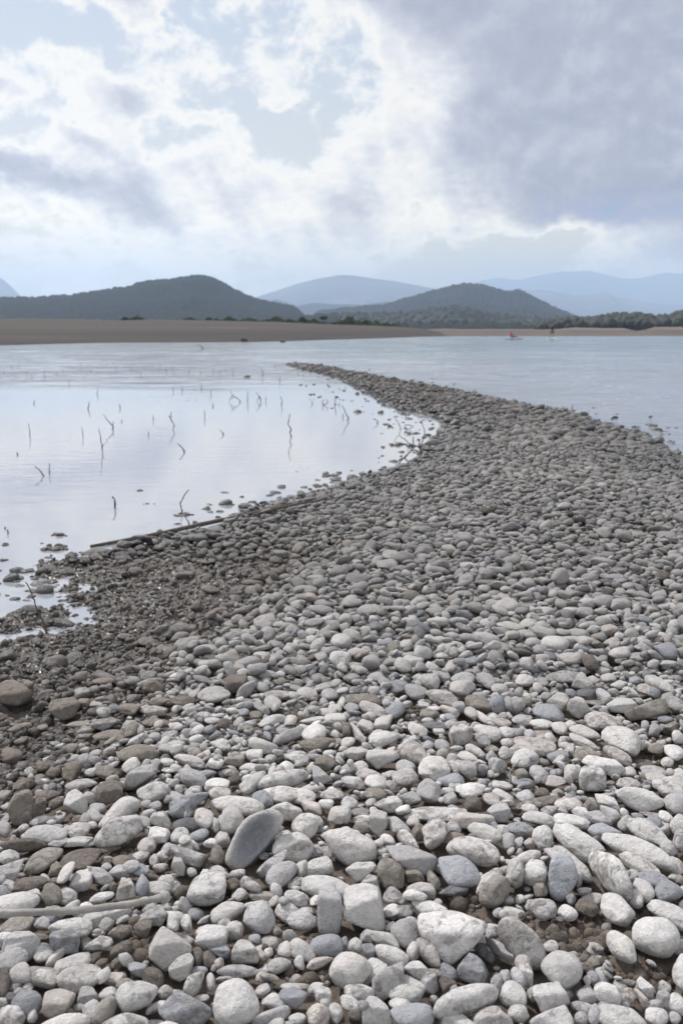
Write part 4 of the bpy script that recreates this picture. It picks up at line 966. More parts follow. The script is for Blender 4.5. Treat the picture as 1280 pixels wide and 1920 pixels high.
620 832 235 135 35 r w;45 410 110 68 0 r c;155 290 100 80 0 a g;315 367 130 58 0 r w;325 427 145 56 22 r b;350 465 100 60 0 a t;180 605 112 88 0 r t;270 620 80 84 0 a k;45 590 110 98 0 a c;140 670 240 98 -20 g c
550 300 90 64 0 r b;640 325 100 68 0 r t;725 480 85 55 -55 r b;450 755 130 68 0 g t;465 810 130 76 32 a d;745 650 85 64 0 r c;60 270 90 50 0 r b;180 165 105 72 40 r c;90 218 220 88 0 g d
@640 1260
75 45 130 78 0 r g;260 35 140 78 0 r g;650 75 182 120 -20 r c;425 110 152 105 0 r b|smooth blue-grey egg stone, centre, half way up the stones|smooth blue-grey egg
562 150 182 118 -15 r g;752 200 268 120 -18 g c|long pale pitted oval stone, centre, half way up the stones|long pale pitted oval
905 132 200 148 10 g c;910 50 190 108 0 r g;740 35 150 88 0 b g;1080 65 165 110 -30 g g;1185 130 130 88 0 r c;1020 240 205 130 -15 b t;1170 240 140 148 0 r b;1255 245 100 130 0 r g;970 310 118 92 -45 r c
p a t 10,240 70,165 260,165 300,220 270,265;75 265 120 78 0 a g;235 285 235 100 -28 g c;395 285 182 124 18 r b|blue-grey pebble of egg shape behind the cluster of four pale blocks|blue-grey egg behind four blocks
620 250 90 58 0 b c;315 377 152 108 30 b c;180 405 140 98 -25 r c;215 335 98 78 0 r c;120 458 178 82 -55 b c;255 475 130 76 30 r c;570 432 162 96 -22 a c;700 410 200 76 0 a s;730 445 100 58 0 b c;660 320 150 88 -10 a t
810 300 165 78 -28 a k;885 265 110 94 0 b g;p a c 800,450 850,385 930,365 985,450 960,530 860,570 820,530|cream heart-shaped stone with a cleft, right of centre|cream heart-shaped stone
830 400 112 98 0 r w;1092 462 220 128 -10 r c|large pale rounded stone right of the heart-shaped stone|pale stone by the heart
1050 510 155 100 -38 g g;1235 460 130 98 0 r w;1200 380 150 68 0 r k;1070 350 200 78 -32 g c;755 557 120 108 0 r g;650 550 105 78 0 a g;535 602 235 178 -28 r c|large cream stone with a dark crack near its base, centre|cream stone with a dark crack
320 505 240 125 12 g w;p g c 190,580 400,580 440,640 330,700 270,730 180,660;110 610 200 98 0 a c;130 712 145 94 0 r c;200 765 190 84 0 r c;90 830 190 100 0 a w;260 830 182 124 0 g c;480 792 210 142 0 g c
695 722 245 188 0 g c|big pitted flat-fronted cream stone resting on others, centre|big pitted cream stone
815 810 220 108 0 r b;850 720 130 95 -45 r c;940 640 168 82 -22 r c;1000 590 165 80 -24 r c;830 652 100 84 0 r c;945 730 142 132 0 r g|round grey stone right of the big pitted cream stone|round grey stone
1170 705 155 118 -28 a g;1045 745 75 88 0 g s;1135 770 100 48 0 r c;375 850 100 80 0 g g;850 855 100 70 0 r c;1240 540 100 88 0 r w;1230 612 112 108 0 g c;1130 575 120 64 0 g t;1220 852 130 70 0 r w
40 440 72 130 0 r d;50 532 110 88 0 r c
@960 1260
370 35 242 98 0 r g|large grey rounded stone with a ledge, behind the pyramid rock|grey ledge stone
p a c 445,120 500,0 530,5 625,130 600,150 470,130|pale pyramid-shaped rock standing up, right of centre|pale pyramid rock
95 62 150 96 0 g c;215 75 120 68 0 g c;1100 97 245 98 -26 r c;1015 137 182 88 -12 r c;720 45 120 78 0 a c;p a c 255,235 340,150 400,160 440,220 380,300 300,270|peaked pale stone directly behind the bluish domed stone, right|peaked pale stone
270 306 240 138 -4 r b|bluish domed stone, right of centre, below the peaked pale stone|bluish domed stone
p g c 412,260 470,185 530,200 580,280 500,350 430,310;p a w 705,265 790,190 900,200 940,250 880,310 740,310|crumbly white angular rock left of the long brown-grey wedge|crumbly white rock
p b t 845,330 1110,190 1145,200 1165,300 1080,335 880,375|long brown-grey wedge slab pointing left, near the right edge|long brown-grey wedge
1235 245 175 112 -20 r g;680 372 282 142 0 r c|broad flat cream oval above the biggest round stone, right|broad cream oval
812 515 298 205 -18 r c|big round cream boulder-like stone, right, halfway up|big round cream stone
215 390 182 78 0 r w;350 420 130 88 -28 r c;540 450 242 96 -12 r c;75 365 160 94 0 r g;435 400 100 80 0 a c;210 475 190 78 0 f k;150 562 352 148 0 f k|big flat pinkish slab behind the pale stone with a pebble twig|big flat pinkish slab
95 650 218 145 22 r w;340 638 166 108 8 r b|small rounded deep-blue-grey stone, right of centre|deep blue-grey stone
430 590 90 118 0 a c;530 520 225 74 -22 r c;555 625 195 130 0 r t;785 630 240 105 -28 r c;p a w 520,700 560,635 770,650 840,710 790,780 700,770
p b w 498,780 540,720 640,700 700,760 705,880 520,900|squared white block stone with brown stains, right of centre|stained white block
200 765 152 128 -25 r g;455 757 136 124 0 r c;330 755 106 64 10 r b;325 820 170 88 0 a k;85 835 160 78 0 r b;75 765 110 88 0 b t;865 745 125 78 0 r c;1055 740 192 78 0 f g;1080 790 182 68 0 r c;870 835 180 88 0 g c
1100 845 110 88 0 r w;1210 830 162 98 0 r c;1160 675 95 78 0 g c;1215 605 155 118 0 r w;1245 490 100 108 0 r w;1065 440 85 114 0 a g;1190 417 145 80 32 a t;1145 355 132 58 0 r b;1080 575 130 88 0 g t;560 170 162 88 0 a s
680 180 140 85 -45 b g;615 230 162 42 0 f g;440 165 90 78 0 r b;885 145 130 58 -20 a c;30 250 130 138 0 r g;115 230 70 88 0 r t;955 550 80 78 0 r c
"""
TONES = {'w': (.675, .655, .645), 'c': (.62, .592, .575), 'g': (.49, .476, .48), 'b': (.37, .38, .41), 'd': (.20, .175, .157), 't': (.37, .342, .31),
         's': (.17, .17, .182), 'k': (.60, .545, .515), 'v': (.42, .435, .475), 'n': (.27, .20, .15)}
TONE_WORD = {'w': 'white', 'c': 'cream', 'g': 'grey', 'b': 'blue-grey', 'd': 'dark brown', 't': 'tan-brown', 's': 'dark slate', 'k': 'pinkish', 'v': 'marbled', 'n': 'brown'}

def shape_dirs(V0, g, planes, D, p):
    r = (np.sum((np.maximum(V0 @ planes.T, 0) / D) ** p, 1)) ** (-1 / p)
    return r
def unit_stone(V0, g, kind):
    """a random stone of unit half extents in every axis"""
    if kind in 'rv': n, p, lo, am = 11, g.uniform(4, 9), .76, .055
    elif kind == 'g': n, p, lo, am = 13, 7, .74, .10
    elif kind == 'b': n, p, lo, am = 8, 11, .80, .035
    elif kind == 'f': n, p, lo, am = 9, 8, .72, .05
    else: n, p, lo, am = 11, 20, .62, .03
    N = g.normal(size=(n, 3)); N /= np.linalg.norm(N, axis=1)[:, None]; D = g.uniform(lo, 1.0, n)
    if kind in 'bf':
        ax = np.vstack([np.eye(3), -np.eye(3)]) + g.normal(size=(6, 3)) * .16
        ax /= np.linalg.norm(ax, axis=1)[:, None]
        N = np.vstack([N, ax]); D = np.concatenate([D, g.uniform(.66, .80, 6)])
    # closing planes keep the shape bounded
    C, _ = ico(1); N = np.vstack([N, C]); D = np.concatenate([D, np.full(len(C), 1.06)])
    r = shape_dirs(V0, g, N, D, p)
    q = V0 * r[:, None]
    o = g.uniform(0, 90, 3)
    q = q * (1 + am * fbm(V0 * 1.7 + o, 3) * 2 + am * .35 * fbm(V0 * 6 + o, 3))[:, None]
    if kind == 'g': q = q * (1 + .05 * fbm(V0 * 9 + o, 3))[:, None]
    q -= (q.max(0) + q.min(0)) / 2
    q /= (q.max(0) - q.min(0)) / 2
    return q

# height field of everything placed so far (6 mm cells)
CELL = 0.006
GX0, GX1, GY0, GY1 = -3.3, 3.3, 0.75, 8.2
nxg, nyg = int((GX1 - GX0) / CELL), int((GY1 - GY0) / CELL)
_cx = np.linspace(GX0, GX1, nxg // 4); _cy = np.linspace(GY0, GY1, nyg // 4)
_g = ground_z(*np.meshgrid(_cx, _cy)).astype(np.float32)
def _up(a, n, axis):
    idx = np.linspace(0, a.shape[axis] - 1, n); i = np.floor(idx).astype(int); i2 = np.minimum(i + 1, a.shape[axis] - 1); f = idx - i
    f = f[:, None] if axis == 0 else f[None, :]
    return np.take(a, i, axis) * (1 - f) + np.take(a, i2, axis) * f
SOIL = _up(_up(_g, nyg, 0), nxg, 1).astype(np.float32)
HF = SOIL.copy()
HERO = np.zeros(HF.shape, bool)
def soil_at(x, y):
    i = int((y - GY0) / CELL); j = int((x - GX0) / CELL)
    if 0 <= i < nyg and 0 <= j < nxg: return float(SOIL[i, j])
    return float(ground_z(np.array([x]), np.array([y]))[0])
def raise_field(c, Q, hero=False):
    hx, hy = math.sqrt(Q[0, 0]), math.sqrt(Q[1, 1])
    i0, i1 = int((c[1] - hy - GY0) / CELL), int((c[1] + hy - GY0) / CELL) + 1
    j0, j1 = int((c[0] - hx - GX0) / CELL), int((c[0] + hx - GX0) / CELL) + 1
    i0, j0 = max(i0, 0), max(j0, 0); i1, j1 = min(i1, nyg), min(j1, nxg)
    if i1 <= i0 or j1 <= j0: return
    A = np.linalg.inv(Q)
    dy = (GY0 + (np.arange(i0, i1) + .5) * CELL - c[1])[:, None]; dx = (GX0 + (np.arange(j0, j1) + .5) * CELL - c[0])[None, :]
    bq = A[0, 2] * dx + A[1, 2] * dy; cq = A[0, 0] * dx * dx + 2 * A[0, 1] * dx * dy + A[1, 1] * dy * dy - 1
    disc = bq * bq - A[2, 2] * cq; ok = disc > 0
    top = c[2] + (-bq + np.sqrt(np.maximum(disc, 0))) / A[2, 2]
    sub = HF[i0:i1, j0:j1]; np.copyto(sub, np.maximum(sub, top), where=ok)
    if hero: HERO[i0:i1, j0:j1] |= ok

def frame_for(px, py):
    d = ray(px, py); d = d / np.linalg.norm(d)
    r = np.cross(d, [0, 0, 1]); r /= np.linalg.norm(r); u = np.cross(r, d)
    return r, d, u
def spd_sqrt(Q):
    w, v = np.linalg.eigh(Q); return v @ np.diag(np.sqrt(np.maximum(w, 1e-9))) @ v.T

HEROES = []
def parse():
    ox = oy = 0
    for line in STONES.strip().splitlines():
        if line.startswith('@'):
            ox, oy = map(float, line[1:].split()); continue
        for ent in line.split(';'):
            ent = ent.strip()
            if not ent: continue
            lab = ref = None
            if '|' in ent: ent, lab, ref = ent.split('|')
            t = ent.split()
            if t[0] == 'p':
                pts = np.array([[float(q) for q in s.split(',')] for s in t[3:]]) / 4 + [ox, oy]
                x0, y0 = pts.min(0); x1, y1 = pts.max(0)
                # second moments of the outline give the ellipse
                q = []
                for k in range(len(pts)):
                    a, b_ = pts[k], pts[(k + 1) % len(pts)]
                    for s in np.linspace(0, 1, 8, endpoint=False): q.append(a + (b_ - a) * s)
                q = np.array(q); c = (pts.max(0) + pts.min(0)) / 2
                HEROES.append(dict(c=c, E=None, pts=pts, w=x1 - x0, h=y1 - y0, kind=t[1], tone=t[2], label=lab, ref=ref, rot=0))
            else:
                cx, cy, w, h, rot = map(float, t[:5])
                HEROES.append(dict(c=np.array([cx / 4 + ox, cy / 4 + oy]), pts=None, w=w / 4, h=h / 4, rot=rot, kind=t[5], tone=t[6], label=lab, ref=ref))
parse()
for hh in HEROES:
    w, h = hh['w'], hh['h']
    if hh['pts'] is not None:
        hh['area'] = 0.5 * abs(sum(a[0] * b_[1] - a[1] * b_[0] for a, b_ in zip(hh['pts'], np.roll(hh['pts'], -1, 0))))
    else: hh['area'] = math.pi / 4 * w * h
NI = 300
order = sorted(range(len(HEROES)), key=lambda i: -HEROES[i]['area'])
INDIV = set(order[:NI])

class Acc:
    """collects many stones for one mesh"""
    def __init__(s): s.V = []; s.F = []; s.T = []; s.W = []; s.n = 0
    def add(s, V, F, tone, wear):
        s.V.append(V); s.F.append(F + s.n); s.n += len(V)
        s.T.append(np.broadcast_to(np.array(tone, np.float32), (len(V), 4))); s.W.append(np.broadcast_to(np.array(wear, np.float32), (len(V), 4)))
    def build(s, name, mat):
        return mesh_np(name, np.vstack(s.V), np.vstack(s.F), [mat], attrs={'tone': np.vstack(s.T), 'wear': np.vstack(s.W)})
REST = Acc()
LM = [(i, h['ref'], h['c']) for i, h in enumerate(HEROES) if h['ref'] and i in INDIV]

def place_hero(i, hh):
    g = np.random.default_rng(1000 + i)
    cx, cy = hh['c']; z = 0.12 + .02
    for _ in range(3):
        P = at_z(cx, cy, z); depth = (P - CAMP) @ FW; s = depth / FPX
        zs = soil_at(P[0], P[1])
        r, d, u = frame_for(cx, cy); pitch = math.asin(-d[2]); sn, cs = math.sin(pitch), math.cos(pitch)
        a, b_ = hh['w'] / 2 * s, hh['h'] / 2 * s
        if hh['pts'] is not None: E = np.diag([a * a, b_ * b_])
        else:
            t = math.radians(hh['rot']); R2 = np.array([[math.cos(t), -math.sin(t)], [math.sin(t), math.cos(t)]])
            E = R2 @ np.diag([a * a, b_ * b_]) @ R2.T
        k = 0.46 if hh['kind'] != 'f' else 0.22
        fw = np.array([d[0], d[1], 0]); fw /= np.linalg.norm(fw)
        while True:
            T2 = E[1, 1] * k / cs ** 2
            Hyy = (E[1, 1] - T2 * cs ** 2) / sn ** 2; Hxy = E[0, 1] / sn; Hxx = E[0, 0]
            if Hxx * Hyy - Hxy ** 2 > 0.16 * Hxx * Hyy or k < .08: break
            k *= .7
        Hmax = (1.35 * max(a, b_)) ** 2
        if Hyy > Hmax and hh['pts'] is None and abs(hh['rot']) < 25:
            T2 = (E[1, 1] - Hmax * sn ** 2) / cs ** 2
            T2 = min(T2, (1.6 * max(a, b_)) ** 2) if T2 > 0 else E[1, 1] * .5
            Hyy = (E[1, 1] - T2 * cs ** 2) / sn ** 2
        if Hxx * Hyy - Hxy ** 2 < 0.05 * Hxx * Hyy:
            Hxy = math.copysign(math.sqrt(.9 * Hxx * Hyy), Hxy)
        Ql = np.array([[Hxx, Hxy, 0], [Hxy, Hyy, 0], [0, 0, T2]])
        B = np.stack([r, fw, [0, 0, 1]], 1); Q = B @ Ql @ B.T
        tz = math.sqrt(Q[2, 2])
        sunk = {'f': .75}.get(hh['kind'], .84)
        z = zs + 0.012 + tz * sunk
    C = at_z(cx, cy, z)
    n = 4 if hh['area'] > 500 else 3
    V0, F0 = ico(n)
    if hh['pts'] is None:
        q = unit_stone(V0, g, hh['kind'])
        M = spd_sqrt(Q)
        if hh['kind'] in 'rg':      # random spin before stretching varies the silhouette
            aa = g.uniform(-math.pi, math.pi); sp_ = np.array([[math.cos(aa), -math.sin(aa), 0], [math.sin(aa), math.cos(aa), 0], [0, 0, 1]]); q = q @ sp_.T
            q /= (np.abs(q @ np.linalg.inv(M)).max() * 0 + 1)
        V = q @ M.T
        # match the projected extents
        uu = V @ r; vv = V @ u
        eu, ev = math.sqrt(E[0, 0]), math.sqrt(E[1, 1])
        su = eu / ((uu.max() - uu.min()) / 2); sv = ev / ((vv.max() - vv.min()) / 2)
        V = V + np.outer(uu * (su - 1), r) + np.outer(vv * (sv - 1), u)
        V -= np.outer(np.full(len(V), (uu.max() + uu.min()) / 2 * su), r) + np.outer(np.full(len(V), (vv.max() + vv.min()) / 2 * sv), u)
    else:
        # outline planes: prism cut along the viewing ray of the place, closed by a top, a front and a back face
        pts = (hh['pts'] - hh['c']) * np.array([1, -1]) * s
        ctr = pts.mean(0)
        Np, Dp = [], []
        m = len(pts)
        area2 = sum(pts[k][0] * pts[(k + 1) % m][1] - pts[k][1] * pts[(k + 1) % m][0] for k in range(m))
        sg = 1 if area2 > 0 else -1
        for k in range(m):
            e = pts[(k + 1) % m] - pts[k]; L = np.linalg.norm(e)
            if L < 1e-6: continue
            nn = np.array([e[1], -e[0]]) / L * sg
            dd = nn @ (pts[k] - ctr)
            n3 = nn[0] * r + nn[1] * u + d * g.uniform(-.22, .22) * (0.7 if nn[1] > 0 else 1)
            ln = np.linalg.norm(n3); Np.append(n3 / ln); Dp.append(max(dd, .12 * min(a, b_)) / ln)
        depth_h = {'f': .5, 'd': .48}.get(hh['kind'], .72) * math.sqrt(a * b_)
        upw = np.array([0, 0, 1.0])
        topn = upw + g.normal(size=3) * .12 + np.array([-.05, -.12, 0]); topn /= np.linalg.norm(topn)
        fr = -fw * .9 + upw * .35 + r * g.uniform(-.35, .35); fr /= np.linalg.norm(fr)
        if hh['kind'] == 'd': topn = -d; fr = -d
        Np += [topn, fr, fw * .9 - upw * .2, -upw, -d]; Dp += [b_ * (.52 if hh['kind'] in 'ab' else .75), depth_h * .85, depth_h * 1.2, b_ * .95 + .004, depth_h * 1.15]
        Np = np.array(Np); Np /= np.linalg.norm(Np, axis=1)[:, None]; Dp = np.array(Dp)
        p = {'a': 24, 'b': 16, 'g': 11, 'r': 8, 'f': 14, 'd': 10}[hh['kind']]
        rr = shape_dirs(V0, g, Np, Dp, p)
        o = g.uniform(0, 90, 3)
        am = .045 if hh['kind'] in 'gd' else .03
        V = V0 * rr[:, None] * (1 + am * 2 * fbm(V0 * 2.2 + o, 3) + am * .8 * fbm(V0 * 8 + o, 3))[:, None]
        uu = V @ r; vv = V @ u
        su = 2 * a / (uu.max() - uu.min()); sv = 2 * b_ / (vv.max() - vv.min())
        V = V + np.outer(uu * (su - 1), r) + np.outer(vv * (sv - 1), u)
        uu, vv = V @ r, V @ u
        V -= (uu.max() + uu.min()) / 2 * r + (vv.max() + vv.min()) / 2 * u
        if hh['kind'] == 'd':       # scoop the face out like a shallow dish
            ang = math.radians(52); ex = (V @ r) * math.cos(ang) + (V @ u) * math.sin(ang); ey = -(V @ r) * math.sin(ang) + (V @ u) * math.cos(ang)
            rad = np.sqrt((ex / (1.28 * b_)) ** 2 + (ey / (.60 * a)) ** 2)
            front = (V @ (-d)) > 0
            V = V + np.outer(np.where(front, .95 * depth_h * (1 - sstep(rad, 0.15, .82)), 0), d)
    if hh['kind'] == 'f' or hh['tone'] in 'dt': dirt = g.uniform(.45, .75)
    else: dirt = g.uniform(.1, .58)
    md = float(mudness(C[0], C[1])); dirt = min(1, dirt + .5 * md)
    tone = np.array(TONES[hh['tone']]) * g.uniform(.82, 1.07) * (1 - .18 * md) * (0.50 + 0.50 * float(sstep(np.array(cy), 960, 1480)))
    vein = 1.0 if hh['tone'] == 'v' else (g.uniform(.3, .7) if g.random() < .25 else 0)
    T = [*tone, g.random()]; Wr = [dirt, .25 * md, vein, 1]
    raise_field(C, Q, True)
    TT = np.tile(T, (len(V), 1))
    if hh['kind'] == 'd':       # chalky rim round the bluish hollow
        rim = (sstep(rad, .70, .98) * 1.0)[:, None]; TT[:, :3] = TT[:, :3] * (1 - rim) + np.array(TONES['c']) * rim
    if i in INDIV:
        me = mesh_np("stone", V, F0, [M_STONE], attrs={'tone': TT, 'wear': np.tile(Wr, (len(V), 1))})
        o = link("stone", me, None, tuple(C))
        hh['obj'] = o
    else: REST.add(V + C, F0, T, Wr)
hero_order = sorted(range(len(HEROES)), key=lambda i: HEROES[i]['c'][1])
for i in hero_order: place_hero(i, HEROES[i])

def label_heroes():
    import collections
    KW = {'r': None, 'v': 'oval', 'a': 'angular', 'b': 'blocky', 'g': 'rough', 'f': 'flat', 'd': 'hollow'}
    groups = collections.defaultdict(list)
    for i in INDIV:
        hh = HEROES[i]
        if hh['label']:
            tag(hh['obj'], hh['label'], "stone", "stones of the gravel bank"); continue
        asp = hh['w'] / max(hh['h'], 1)
        kw = KW[hh['kind']] or ('long' if max(asp, 1 / asp) > 1.75 else 'oval' if max(asp, 1 / asp) > 1.22 else 'round')
        sz = 'large' if hh['area'] > 2200 else 'mid-sized' if hh['area'] > 1100 else 'small'
        cand = sorted(LM, key=lambda l: np.hypot(*((l[2] - hh['c']) * [1, 1.25])))
        best = cand[0]
        dx, dy = hh['c'] - best[2]
        if abs(dx) > abs(dy) * 1.2: rel = 'left of' if dx < 0 else 'right of'
        else: rel = 'behind' if dy < 0 else 'in front of'
        groups[(sz, TONE_WORD[hh['tone']], kw, rel, best[1])].append((np.hypot(dx, dy), i))
    ORD = ['nearest', 'second nearest', 'third nearest', 'fourth nearest', 'fifth nearest']
    for (sz, tw, kw, rel, ref), lst in groups.items():
        lst.sort()
        for k, (_, i) in enumerate(lst):
            if len(lst) == 1: s = f"{sz} {tw} {kw} stone {rel} the {ref}"
            else: s = f"{ORD[k]} {sz} {tw} {kw} stone {rel} the {ref}"
            tag(HEROES[i]['obj'], s, "stone", "stones of the gravel bank")
label_heroes()

# ------------------------------------------------------------------ the rest of the gravel, dropped onto the field
LIB = {}
for lev, cnt in ((1, 10), (2, 24), (3, 20)):
    V0, F0 = ico(lev); g = np.random.default_rng(50 + lev)
    LIB[lev] = ([unit_stone(V0, g, 'rrarrgafab'[k % 10]) for k in range(cnt)], F0)
def pick_tone(g, x, y, md, sd):
    px, py, f = to_px(np.array(x), np.array(y), .12)
    u = g.random()
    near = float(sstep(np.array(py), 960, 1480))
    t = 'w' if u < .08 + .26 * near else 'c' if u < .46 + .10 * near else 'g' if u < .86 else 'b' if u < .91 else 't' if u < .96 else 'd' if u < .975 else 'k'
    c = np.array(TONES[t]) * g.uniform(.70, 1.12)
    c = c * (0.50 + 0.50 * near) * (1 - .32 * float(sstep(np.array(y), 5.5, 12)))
    k_ = .68 * md if g.random() < .84 else .12 * md
    c = c * (1 - k_) + np.array((.20, .182, .168)) * g.uniform(.75, 1.35) * k_
    return c
def add_loose(x, y, z, ax, tilt, yaw, lev, g, wet, md):
    var, F0 = LIB[lev]; q = var[g.integers(len(var))]
    R0 = np.array(Matrix.Rotation(g.uniform(0, 6.28), 3, 'Z'))
    q = (q @ R0.T); q = q * ax
    Rz = np.array(Matrix.Rotation(yaw, 3, 'Z')); q = q @ Rz.T
    nrm = np.array([tilt[0], tilt[1], 1.0]); nrm /= np.linalg.norm(nrm)
    v = np.cross([0, 0, 1], nrm); c = nrm[2]; K = np.array([[0, -v[2], v[1]], [v[2], 0, -v[0]], [-v[1], v[0], 0]])
    Rt = np.eye(3) + K + K @ K / (1 + c); q = q @ Rt.T
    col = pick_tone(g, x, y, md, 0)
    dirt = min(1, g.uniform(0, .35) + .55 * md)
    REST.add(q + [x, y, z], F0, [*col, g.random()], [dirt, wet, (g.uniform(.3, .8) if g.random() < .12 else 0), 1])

def drop_pass(n, size_fn, g, K=6, maxrise=0.09, avoid_hero=True, dirt_skip=True, yr=(0.95, 8.0)):
    # candidate pool, uniform over the bank inside a generous view wedge
    Y = np.sqrt(g.uniform(yr[0] ** 2, yr[1] ** 2, n * K * 2)); X = g.uniform(-1, 1, len(Y)) * (Y * .355 + .28)
    sd = sdist(X, Y); md = mudness(X, Y); dt = dirtness(X, Y)
    ok = (sd > -0.03 - .04 * g.random(len(Y))) & (g.random(len(Y)) > md * .86)
    if dirt_skip: ok &= g.random(len(Y)) > dt * 1.15
    X, Y, sd, md = X[ok], Y[ok], sd[ok], md[ok]
    m = min(n, len(X) // K); cnt = 0
    pxs, pys, fs = to_px(X, Y, .1)
    for k in range(m):
        L = size_fn(g, Y[k * K]) * (1 - .38 * md[k * K]); ax = np.array([1, g.uniform(.62, .92), g.uniform(.28, .54)]) * L / 2
        yaw = g.uniform(0, 3.14159); best = None
        hn = int(L / 2 / CELL) + 1; st = max(1, hn // 4)
        off = np.arange(-hn, hn + 1, st); OI, OJ = np.meshgrid(off, off, indexing='ij')
        cy_, sy_ = math.cos(yaw), math.sin(yaw)
        du = (OJ * cy_ + OI * sy_) * CELL / ax[0]; dv = (-OJ * sy_ + OI * cy_) * CELL / ax[1]
        r2 = du * du + dv * dv; mk = r2 < .95; oi, oj = OI[mk], OJ[mk]; bot = ax[2] * np.sqrt(1 - r2[mk])
        if len(oi) < 3: continue
        for q in range(K):
            x, y = X[k * K + q], Y[k * K + q]
            i, j = int((y - GY0) / CELL), int((x - GX0) / CELL)
            if i - hn < 0 or j - hn < 0 or i + hn >= nyg or j + hn >= nxg: continue
            hv = HF[i + oi, j + oj]
            rise = np.partition(hv + bot, int(len(hv) * .86))[int(len(hv) * .86)] - SOIL[i, j]
            if avoid_hero and HERO[i, j]: rise += .05
            if best is None or rise < best[0]: best = (rise, x, y, i, j, hv, q)
        if best is None: continue
        rise, x, y, i, j, hv, q = best
        if rise > maxrise: continue
        mdk = float(md[k * K + q])
        if g.random() < mdk * .86: continue
        z = float(SOIL[i, j] + rise) - ax[2] * .55 * mdk
        # lean with the surface below
        fx = oj * CELL; fy = oi * CELL
        gx = float((fx * (hv - hv.mean())).sum() / ((fx * fx).sum() + 1e-9)); gy = float((fy * (hv - hv.mean())).sum() / ((fy * fy).sum() + 1e-9))
        tl = np.clip(np.array([-gx, -gy]) * .75 + g.normal(size=2) * .10, -.8, .8)
        kk = k * K + q
        wet = float(np.clip(1 - (z - .012) / .035, 0, 1)); wet = max(wet, float(np.clip(1.0 - sd[kk] / (.30 + .07 * y), 0, .9)))
        pxw = L / (fs[kk]) * FPX
        lev = 3 if pxw > 30 else 2 if pxw > 9 else 1
        add_loose(x, y, z, ax, tl, yaw, lev, g, wet, float(md[kk]))
        # update the field with the leaning ellipsoid
        nrm = np.array([tl[0], tl[1], 1.0]); nrm /= np.linalg.norm(nrm)
        ln = np.array([cy_, sy_, 0]); a1 = ln - nrm * (ln @ nrm); a1 /= np.linalg.norm(a1); a2 = np.cross(nrm, a1)
        Q = ax[0] ** 2 * np.outer(a1, a1) + ax[1] ** 2 * np.outer(a2, a2) + ax[2] ** 2 * np.outer(nrm, nrm)
        raise_field((x, y, z), Q); cnt += 1
    return cnt
g = np.random.default_rng(11)
near_y = 2.55
def sz_under(g, y): return g.uniform(.022, .045)
def sz_gap(g, y): return g.choice([g.uniform(.010, .018), g.uniform(.016, .032)])
def sz_main(g, y): return float(np.clip(g.lognormal(math.log(.046), .31), .022, .088))
def sz_small(g, y): return float(np.clip(g.lognormal(math.log(.030), .3), .014, .05))
c1 = drop_pass(1500, sz_under, g, K=8, maxrise=.050, yr=(.95, near_y))
c2 = drop_pass(5000, sz_gap, g, K=6, maxrise=.040, yr=(.95, near_y))
c3 = drop_pass(12500, sz_main, g, K=6, maxrise=.10, yr=(near_y - .05, 8.0))
c4 = drop_pass(7000, sz_small, g, K=5, maxrise=.085, yr=(near_y - .05, 8.0))
print("DROPPED", c1, c2, c3, c4)
# far part of the spit: scattered in two overlapping sheets
def far_scatter(n, g):
    Y = g.uniform(7.9, 33, n) ; Y = 7.9 + (33 - 7.9) * g.random(n) ** 1.35
    X = g.uniform(-1, 1, n) * (Y * .36 + .4)
    sd = sdist(X, Y); ok = sd > -0.05; X, Y, sd = X[ok], Y[ok], sd[ok]
    Z = ground_z(X, Y, False); fs = Y
    for k in range(len(X)):
        L = float(np.clip(g.lognormal(math.log(.052), .38), .025, .14)); ax = np.array([1, g.uniform(.6, .9), g.uniform(.30, .58)]) * L / 2
        wet = float(np.clip(1.1 - sd[k] / (.35 + .03 * Y[k]), 0, 1)) * .95
        z = Z[k] + ax[2] * g.uniform(.15, 1.4)
        lev = 2 if Y[k] < 13 else 1
        add_loose(X[k], Y[k], z, ax, g.normal(size=2) * .25, g.uniform(0, 3.14), lev, g, wet, 0.0)
    return len(X)
print("FAR", far_scatter(60000, g))
# stones standing in the shallows just off the waterline
def shallows(n, g):
    k = 0
    line = [np.array(q_) for q_ in Lw[1:-3]]; line2 = [np.array(q_) for q_ in Rw]
    while k < n:
        L_ = line if g.random() < .62 else line2
        a = g.integers(len(L_) - 1); t = g.random(); p = L_[a] * (1 - t) + L_[a + 1] * t
        w = .10 + .022 * p[1]; p = p + g.normal(size=2) * w
        sd = float(sdist(p[0:1], p[1:2])[0])
        if sd > .03 or sd < -2.6 * w: k += 1; continue
        L = float(np.clip(g.lognormal(math.log(.045), .45), .02, .13)); ax = np.array([1, g.uniform(.6, .9), g.uniform(.35, .6)]) * L / 2
        add_loose(p[0], p[1], ax[2] * g.uniform(-.55, .45), ax, g.normal(size=2) * .2, g.uniform(0, 3.14), 2, g, .95, .35)
        k += 1
shallows(900, g)
# coarse cover outside the view wedge, so the bank goes on to the sides and behind
def outer_scatter(n, g):
    X = g.uniform(-5, 5, n); Y = g.uniform(-3.0, 9, n)
    ok = ((np.abs(X) > Y * .355 + .26) | (Y < .97)) & (sdist(X, Y) > 0)
    X, Y = X[ok], Y[ok]; md = mudness(X, Y); Z = ground_z(X, Y, False)
    for k in range(len(X)):
        L = sz_main(g, 0); ax = np.array([1, g.uniform(.6, .9), g.uniform(.30, .58)]) * L / 2
        add_loose(X[k], Y[k], Z[k] + ax[2] * g.uniform(.3, 1.1), ax, g.normal(size=2) * .2, g.uniform(0, 3.14), 2, g, 0, float(md[k]) * .6)
outer_scatter(12000, g)
